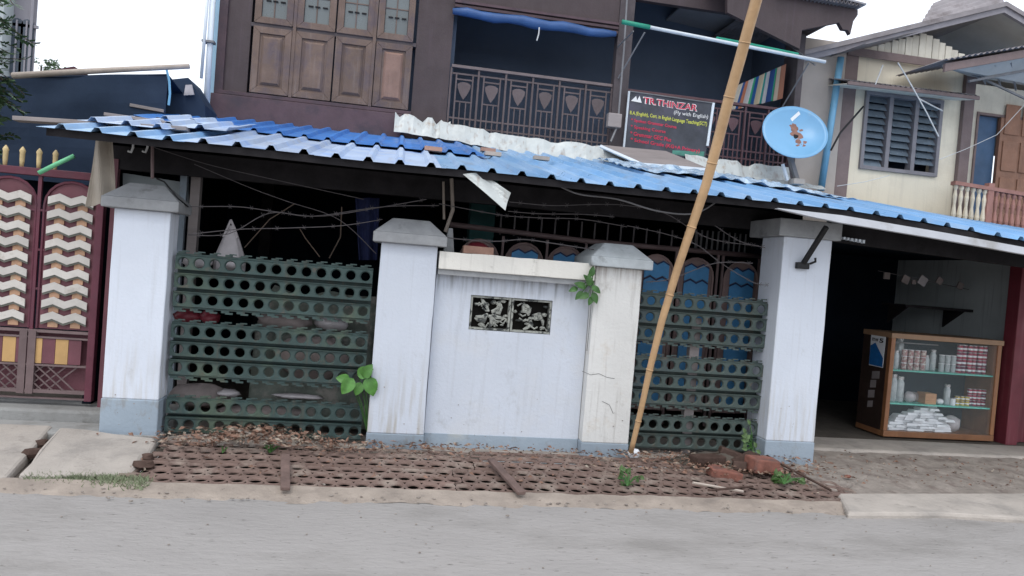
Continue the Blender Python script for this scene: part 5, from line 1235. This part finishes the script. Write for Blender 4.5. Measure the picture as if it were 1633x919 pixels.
# top shelf left: tall jars and cups
for k, f in enumerate((.04, .11)): jar(kx(f), KY + .15, kz1, .034, .20 - .02 * k, ['clear jar at the far left of the top shelf', 'second clear jar on the top shelf'][k], 'jars on the top shelf', jarm)
for c_ in range(4):
    for r_ in range(3): tin(kx(.18 + .062 * c_), KY + .13, kz1 + .066 * r_, .030, .064, jarc, 'small pink and white jar in the left hand block on the top shelf', 'small jars stacked at the left of the top shelf', 'small_jar', paper)
jar(kx(.02), KY + .3, kz1 + .0, .04, .29, 'tall pale bottle behind the first jar on the top shelf', 'bottles behind the jars', jarm); jar(kx(.24), KY + .3, kz1, .045, .31, 'tall pale bottle behind the pink jars on the top shelf', 'bottles behind the jars', jarm)
for k, f in enumerate((.42, .485)): jar(kx(f), KY + .16, kz1, .032, .15 + .06 * k, ['short glass jar in the middle of the top shelf', 'taller glass jar in the middle of the top shelf'][k], 'jars on the top shelf', jarm)
for c_ in range(3):
    for r_ in range(2): tin(kx(.555 + .058 * c_), KY + .13, kz1 + .085 * r_, .029, .082, jarm, 'greyish jar in the block left of the red tins', 'grey jars stacked right of centre on the top shelf', 'small_jar', paper)
for c_ in range(6):
    for r_ in range(4): tin(kx(.72 + .052 * c_), KY + .12 + .01 * (c_ % 2), kz1 + .071 * r_, .028, .068, tin_r, 'red labelled tin in the stack at the right of the top shelf', 'red tins stacked on the top shelf')
# middle shelf
tin(kx(.01), KY + .12, kz2, .04, .10, paper, 'white tub at the left end of the middle shelf', 'tubs on the middle shelf', 'tub', paper)
for k, f in enumerate((.10, .17)): jar(kx(f), KY + .14, kz2, .042, .27 - .02 * k, ['tall clear jar at the left of the middle shelf', 'slightly shorter clear jar beside the tall one on the middle shelf'][k], 'tall jars on the middle shelf', jarm)
q = Vector((kx(.28), KY + .15, kz2 + .05)); MB().blob(q, (.06, .05, .055), 12, jit=.15, seed=9).build('snack_bag', bagw, smooth=True, label='crumpled clear snack bag on the middle shelf', cat='bag')
q = Vector((kx(.36), KY + .2, kz2 + .045)); MB().blob(q, (.05, .05, .05), 12, jit=.15, seed=10).build('snack_bag', sack, smooth=True, label='brown snack bag left of the orange boxes', cat='bag')
for r_ in range(3): MB().box(kx(.39), kx(.50), KY + .08, KY + .2, kz2 + .035 * r_, kz2 + .033 + .035 * r_).build('orange_box', mat('orange_card', (.55, .30, .16), .7), label=['lowest orange box of three on the middle shelf', 'middle orange box of three on the middle shelf', 'top orange box of three on the middle shelf'][r_], cat='box', group='orange boxes on the middle shelf')
MB().blob((kx(.55), KY + .1, kz2 + .028), (.04, .03, .028), 12, jit=.05).build('mint_tub', paper, smooth=True, label='small round white pot right of the orange boxes', cat='pot')
jar(kx(.63), KY + .12, kz2, .032, .20, 'single glass bottle in the middle of the middle shelf', 'bottles on the middle shelf', jarm)
tin(kx(.68), KY + .10, kz2, .028, .07, paper, 'white tin beside the glass bottle', 'tubs on the middle shelf')
for c_ in range(3):
    for r_ in range(2): tin(kx(.73 + .05 * c_), KY + .11, kz2 + .048 * r_, .026, .046, tin_y, 'yellow and black tin in the small stack on the middle shelf', 'yellow tins on the middle shelf')
for c_ in range(4):
    for r_ in range(3): tin(kx(.885 + .048 * c_) - .02, KY + .13, kz2 + .058 * r_, .025, .055, tin_r, 'red tin in the stack at the right of the middle shelf', 'red tins on the middle shelf')
# bottom: stacks of white foam boxes
rr = random.Random(12); zb0 = KZ0 + .052
heights = [2, 3, 6, 7, 8, 9, 10, 7, 5, 4]
kk = 0
for c_, nn_ in enumerate(heights[:9]):
    for r_ in range(nn_):
        xx = kx(.04 + .075 * c_) + rr.uniform(-.012, .012); yy = KY + .12 + rr.uniform(-.02, .05)
        MB().hexa([(xx - .055, yy - .05, zb0 + r_ * .026), (xx + .055, yy - .05, zb0 + r_ * .026 + .002), (xx + .055, yy + .05, zb0 + r_ * .026 + .002), (xx - .055, yy + .05, zb0 + r_ * .026),
                   (xx - .045, yy - .04, zb0 + .023 + r_ * .026), (xx + .045, yy - .04, zb0 + .023 + r_ * .026), (xx + .045, yy + .04, zb0 + .023 + r_ * .026), (xx - .045, yy + .04, zb0 + .023 + r_ * .026)]).build('foam_box', paper, label='white foam box in the heap on the cabinet bottom', cat='box', group='white foam boxes heaped in the cabinet')
MB().blob((kx(.72), KY + .15, zb0 + .08), (.09, .08, .085), 12, jit=.12, seed=4).build('white_bag', bagw, smooth=True, label='crumpled white bag right of the foam boxes', cat='bag')
# poster and stickers on the dark left side of the cabinet
def sx_(px, py): return atx(px, py, KX0 - .004)
ps = [sx_(1390, 532), sx_(1413, 536), sx_(1408, 587), sx_(1386, 582)]
po = thing('blue_poster', ps[3], 'blue and white poster stuck on the dark left side of the glass cabinet', 'poster')
def pmap(u, v, w=0): p = ps[3].lerp(ps[2], u).lerp(ps[0].lerp(ps[1], u), v); return Vector((p.x - w, p.y, p.z))
MB().prism([pmap(0, 0), pmap(1, 0), pmap(1, 1), pmap(0, 1)], (-.003, 0, 0)).build('poster_sheet', paper, po, fixn=True)
MB().add([pmap(.02, .02, .005), pmap(.98, .02, .005), pmap(.98, .30, .005), pmap(.35, .74, .005), pmap(.02, .62, .005)], [(0, 1, 2, 3, 4)]).build('blue_print', mat('poster_blue', (.02, .16, .45), .5, .2, 30), po)
text_on('m', .10, .78, .23, .10, black, pmap, po, off=.02); text_on('w', .35, .78, .19, .10, black, pmap, po, off=.02); text_on('5', .60, .76, .28, .14, black, pmap, po, off=.03)
st2 = thing('torn_stickers', sx_(1386, 650), 'torn pale stickers below the blue poster', 'sticker')
for px_, py_, w_, h_ in ((1397, 598, 12, 12), (1393, 612, 9, 12), (1390, 628, 10, 12), (1388, 644, 8, 10)):
    q4 = [sx_(px_ - w_ / 2, py_ - h_ / 2), sx_(px_ + w_ / 2, py_ - h_ / 2), sx_(px_ + w_ / 2 - 1, py_ + h_ / 2), sx_(px_ - w_ / 2 - 1, py_ + h_ / 2)]
    MB().prism(q4, (-.002, 0, 0)).build('sticker_scrap', boardg, st2, fixn=True)
# string of hanging packets, shelf
sk = at(1400, 432, 1.7), at(1545, 462, 1.7)
MB().tube([sk[0], sk[1]], .004, 5).build('packet_string', wire_m, label='string strung across the shop holding small packets', cat='string')
for k, (px_, py_, s_) in enumerate(((1413, 440, .05), (1443, 446, .06), (1470, 448, .07), (1497, 448, .05), (1530, 456, .05), (1456, 450, .035))):
    c_ = at(px_, py_, 1.68); a_ = U(.2, .9)
    pts = [(c_.x + s_ * math.cos(a_ + i * math.pi / 2), 1.66, c_.z + s_ * math.sin(a_ + i * math.pi / 2)) for i in range(4)]
    MB().prism(pts, (0, .02, 0)).build('hanging_packet', bagw if k in (2,) else sack, bevel=.004, label=['leftmost small packet on the shop string', 'second packet from the left on the shop string', 'brightest white packet on the shop string', 'fourth small packet on the shop string', 'rightmost dim packet on the shop string', 'tiny packet tucked left of the brightest one'][k], cat='packet', group='packets hanging in the shop')
A = at(1435, 482, 1.9); Bq = at(1548, 492, 1.9)
wsf = thing('wall_shelf', ((A.x + Bq.x) / 2, 2.1, A.z), 'dark wall shelf below the hanging packets', 'shelf')
MB().box(A.x, Bq.x, 1.8, 2.2, A.z - .05, A.z - .02).build('shelf_board', beam_d, wsf)
for f in (.1, .9): xx = A.x + (Bq.x - A.x) * f; MB().prism([(xx, 2.2, A.z - .05), (xx, 1.9, A.z - .05), (xx, 2.2, A.z - .25)], (.02, 0, 0)).build('shelf_bracket', beam_d, wsf)

# ================================================================== PLANTS, BRICKS AND LITTER
def leaf_mesh(name, mt, L=.1, Wd=.07, heart=True):
    mb = MB(); n = 8
    prof = [0, .62, .92, 1.0, .95, .82, .62, .36, 0] if heart else [0, .35, .7, .95, 1, .9, .65, .3, 0]
    for i in range(n + 1):
        u = i / n; w_ = Wd / 2 * prof[i]; dz = -.25 * L * u * u
        for s_ in (-1, -.5, 0, .5, 1): mb.v.append(Vector((L * u - (.10 * L * abs(s_) if heart and i < 3 else 0), s_ * w_, dz + abs(s_) * w_ * .35)))
    for i in range(n):
        for k in range(4): a = i * 5 + k; mb.f.append([a, a + 1, a + 6, a + 5]); mb.mi.append(0)
    me = bpy.data.meshes.new(name); me.from_pydata(mb.v, [], mb.f); me.materials.append(mt)
    for p in me.polygons: p.use_smooth = True
    return me
LM = {'big': leaf_mesh('leaf', leaf_b, .13, .105), 'mid': leaf_mesh('leaf', leaf_m, .085, .055), 'sm': leaf_mesh('leaf', mat('dull_small_leaf', (.10, .17, .06), .6, .4, 20, .15, 60), .05, .03, False)}
def plant(base, tips, lab, kind, cat='plant', stem=.004, name='weed_plant'):
    t = thing(name, base, lab, cat); rr = random.Random(len(tips) + int(base[0] * 50))
    sm_ = MB()
    for (px_, py_, Y_, ang, sc) in tips:
        p = at(px_, py_, Y_); b = Vector(base)
        sm_.tube([b, b.lerp(p, .5) + Vector((.01, 0, .02)), p], stem, 5)
        o = bpy.data.objects.new('leaf', LM[kind]); C.objects.link(o); o.parent = t; o.location = p - b
        o.rotation_euler = (math.radians(55 + rr.uniform(-25, 25)), rr.uniform(-.3, .3), 0)
        # face the road: leaf axis in the xz plane at angle ang
        d_ = Vector((math.cos(ang), -.25, math.sin(ang))).normalized(); nrm = Vector((0, -1, .35)).normalized(); s2 = nrm.cross(d_).normalized(); n2 = d_.cross(s2)
        o.rotation_euler = Matrix((d_, s2, n2)).transposed().to_euler(); o.scale = (sc,) * 3
    sm_.build('stem', leaf_m, t)
R_ = math.radians
plant(at(586, 690, .08), [(572, 598, .0, R_(30), .85), (562, 606, .0, R_(235), .95), (588, 604, -.02, R_(-70), 1.0), (580, 600, -.03, R_(60), .8), (556, 606, .02, R_(170), .7), (595, 606, .02, R_(-40), .8), (575, 612, .0, R_(250), .7)], 'broad heart leaved weed growing beside the second pillar', 'big')
plant(at(944, 450, -.01), [(938, 470, -.05, R_(200), 1), (945, 468, -.05, R_(300), 1), (928, 466, -.04, R_(230), .9), (940, 455, -.05, R_(100), 1), (942, 440, -.04, R_(80), .9), (932, 458, -.04, R_(160), 1), (945, 458, -.05, R_(-30), .9), (938, 448, -.03, R_(130), .7), (920, 460, -.03, R_(200), .8), (944, 474, -.05, R_(250), .8)], 'climbing weed with oval leaves sprouting where coping meets the cream pillar', 'mid')
plant(at(1198, 718, .0), [(1192 + random.Random(i).uniform(-12, 14), 705 + random.Random(i + 50).uniform(-14, 14), -.02, random.Random(i).uniform(0, 6.2), 1.1) for i in range(14)] + [(1196, 678, 0, R_(120), 1.0)], 'bright little weed at the foot of the right steel fence', 'sm')
plant(atz(1000, 775, .06), [(1000 + random.Random(i).uniform(-20, 20), 765 + random.Random(i + 9).uniform(-22, 14), -.62, random.Random(i).uniform(0, 6.2), 1.0) for i in range(14)], 'pale weed growing through the drain plates under the cream pillar', 'sm')
plant(atz(1250, 772, .08), [(1250 + random.Random(i).uniform(-28, 28), 765 + random.Random(i + 9).uniform(-12, 10), -.5, random.Random(i).uniform(0, 6.2), 1.1) for i in range(22)], 'low green weed beside the broken bricks', 'sm')
plant(atz(430, 722, .06), [(430 + random.Random(i).uniform(-22, 22), 714 + random.Random(i + 9).uniform(-10, 8), -.05, random.Random(i).uniform(0, 6.2), .9) for i in range(12)], 'small weed in the leaf litter below the left fence', 'sm')
plant(atz(355, 722, .06), [(355 + random.Random(i).uniform(-10, 10), 716 + random.Random(i + 9).uniform(-6, 6), -.05, random.Random(i).uniform(0, 6.2), .9) for i in range(5)], 'tiny weed left of the other weed in the leaf litter', 'sm')
# roadside grass tufts
gr = MB(); rr = random.Random(21)
for (pa, pb, n) in (((45, 763), (160, 766), 700), ((160, 768), (235, 775), 1100)):
    A, Bq = atz(*pa, .01), atz(*pb, .01)
    for i in range(n):
        p = A.lerp(Bq, rr.random()) + Vector((0, rr.gauss(0.02, .05), 0)); hgt = rr.uniform(.008, .04); a = Vector((rr.uniform(-.04, .04), rr.uniform(-.03, .03), hgt)); b = Vector((.004, 0, 0))
        gr.add([p - b, p + b, p + a], [(0, 1, 2)])
gr.build('grass', grass_m, kind='stuff', label='short roadside grass along the concrete slabs')
# litter of dead leaves
lt = MB(); rr = random.Random(31)
def scatter(n, fx, sz, zf):
    for i in range(n):
        x, y = fx(); z = zf(x, y) + rr.uniform(.004, .03); s = sz * rr.uniform(.4, 1.3); a = rr.uniform(0, 6.28); tl = Vector((math.cos(a), math.sin(a), rr.uniform(-.25, .4))) * s; sd_ = Vector((-math.sin(a), math.cos(a), rr.uniform(-.4, .4))) * s * .35
        p = Vector((x, y, z)); lt.add([p - tl, p + sd_, p + tl, p - sd_ + Vector((0, 0, .01))], [(0, 1, 2, 3)])
zl = lambda x, y: zg(x, y) + .012
scatter(420, lambda: (rr.uniform(-1.5, 3.1), -.02 + abs(rr.gauss(0, .10)) * -1), .022, zl)
scatter(620, lambda: (rr.gauss(-.85, .3), rr.uniform(-.3, .10)), .03, lambda x, y: zl(x, y) + .05 * max(0, 1 - abs(x + .85) / .5))
scatter(160, lambda: (rr.gauss(.2, .5), rr.uniform(-.25, .0)), .026, zl)
scatter(600, lambda: (rr.gauss(2.6, .4), rr.uniform(-.45, .0)), .028, zl)
scatter(260, lambda: (rr.uniform(-1.5, 3.2), rr.uniform(-.8, -.1)), .016, zl)
scatter(260, lambda: (rr.uniform(3.0, 6.5), rr.uniform(-.5, .35)), .016, lambda x, y: .03 + .03 * (y + .6))
lt.build('leaf_litter', litter_m, kind='stuff', label='dry brown leaf litter on the drain plates')
pb = MB(); rr = random.Random(41)
for i in range(700):
    x, y = (rr.uniform(-2.5, 3.4), rr.gauss(-1.0, .10)) if i < 380 else (rr.uniform(3.1, 7), rr.uniform(-.6, .4)) if i < 560 else (rr.uniform(-3, 6), rr.uniform(-2.5, -1.05))
    s = rr.uniform(.003, .010) * (.6 if i >= 560 else 1); z = .012 if y < -.75 else .05; z = .003 if i >= 560 else z
    if i < 380 and i % 2: continue
    pb.blob((x, y, z), (s * 1.4, s, s * .6), 6, jit=.25, seed=i)
pb.build('gravel', rubble_m, kind='stuff', label='small stones scattered along the verge')
# mounds, bricks
def soil(cx, cy, rx, ry, h, seed):
    return MB().grid(lambda u, v: (cx + (u * 2 - 1) * rx, cy + (v * 2 - 1) * ry, zg(cx, cy) - .02 + h * max(0, 1 - ((u * 2 - 1) ** 2 + (v * 2 - 1) ** 2)) * (1 + .5 * rnoise(u * 6 + seed, v * 6)) + .008 * rnoise(u * 14, v * 14 + seed)), 30, 16)
soil(2.62, -.13, .50, .14, .10, 1).build('soil_heap', dirt, kind='stuff', label='heap of dark soil below the right steel fence', smooth=True)
soil(-.9, -.0, .55, .12, .07, 5).build('soil_heap', rubble_m, kind='stuff', label='low heap of soil and leaves below the left steel fence', smooth=True)
def brickat(px_, py_, Y_, rz, lab, mt=brick_m, sz=(.115, .055, .035), tilt=0):
    p = at(px_, py_, Y_); mb = MB(); rr = random.Random(px_)
    x, y, z = sz; pts = [(-x, -y, -z), (x, -y, -z), (x, y, -z), (-x, y, -z), (-x, -y, z), (x, -y, z), (x, y, z), (-x, y, z)]
    Mr = Matrix.Rotation(rz, 3, 'Z') @ Matrix.Rotation(tilt, 3, 'Y')
    mb.hexa([p + Mr @ (Vector(q_) * (1 + rr.uniform(-.12, .08))) for q_ in pts]); mb.build('broken_brick', mt, bevel=.010, label=lab, cat='brick', group='broken bricks below the right steel fence')
brickat(1216, 742, -.33, .15, 'largest red brick lump, rightmost of the broken bricks', sz=(.12, .07, .055), tilt=.1)
brickat(1155, 756, -.42, -.2, 'tan red brick in front of the soil heap', brick_t if 0 else brick_m, tilt=.1)
brickat(1190, 735, -.2, .5, 'dark brick half buried behind the largest lump', mud, tilt=-.2)
brickat(1128, 735, -.2, .2, 'mossy dark brick at the left of the soil heap', mud, sz=(.14, .06, .045))
brickat(1165, 726, -.12, -.1, 'black broken brick on top of the soil heap', mud, sz=(.10, .05, .04), tilt=.3)
brickat(1238, 752, -.36, .6, 'small brick chip right of the largest red lump', brick_m, sz=(.045, .035, .03))
brickat(1140, 748, -.34, .9, 'small brick chip left of the tan red brick', brick_m, sz=(.04, .035, .025))
brickat(1178, 744, -.28, 1.2, 'dark clod between the tan red brick and the largest lump', mud, sz=(.06, .05, .035), tilt=.3)
for k, (a, b_, lb) in enumerate((((1245, 740), (1325, 782), 'dry stick running from the bricks to the verge corner'), ((1105, 770), (1185, 784), 'pale bent stick on the drain plates in front of the bricks'), ((1130, 782), (1200, 776), 'short dark stick in front of the bricks'))):
    MB().tube([atz(*a, .11), atz(*b_, .06)], .009, 6).build('stick', [mud, bamboo_g, mud][k], label=lb, cat='stick', group='sticks by the broken bricks')
q = atz(1012, 718, .12); MB().blob((q.x, -.05, .09), (.05, .04, .04), 10, jit=.1, seed=2).build('white_stone', paper, smooth=True, label='white crumpled scrap at the foot of the bamboo pole', cat='scrap')
q = atz(1352, 760, .06); MB().blob(q, (.03, .02, .012), 10, jit=.1, seed=2).build('red_scrap', brick_m, smooth=True, label='small red scrap on the rubble before the shop', cat='scrap')
print('objects', len(bpy.data.objects))
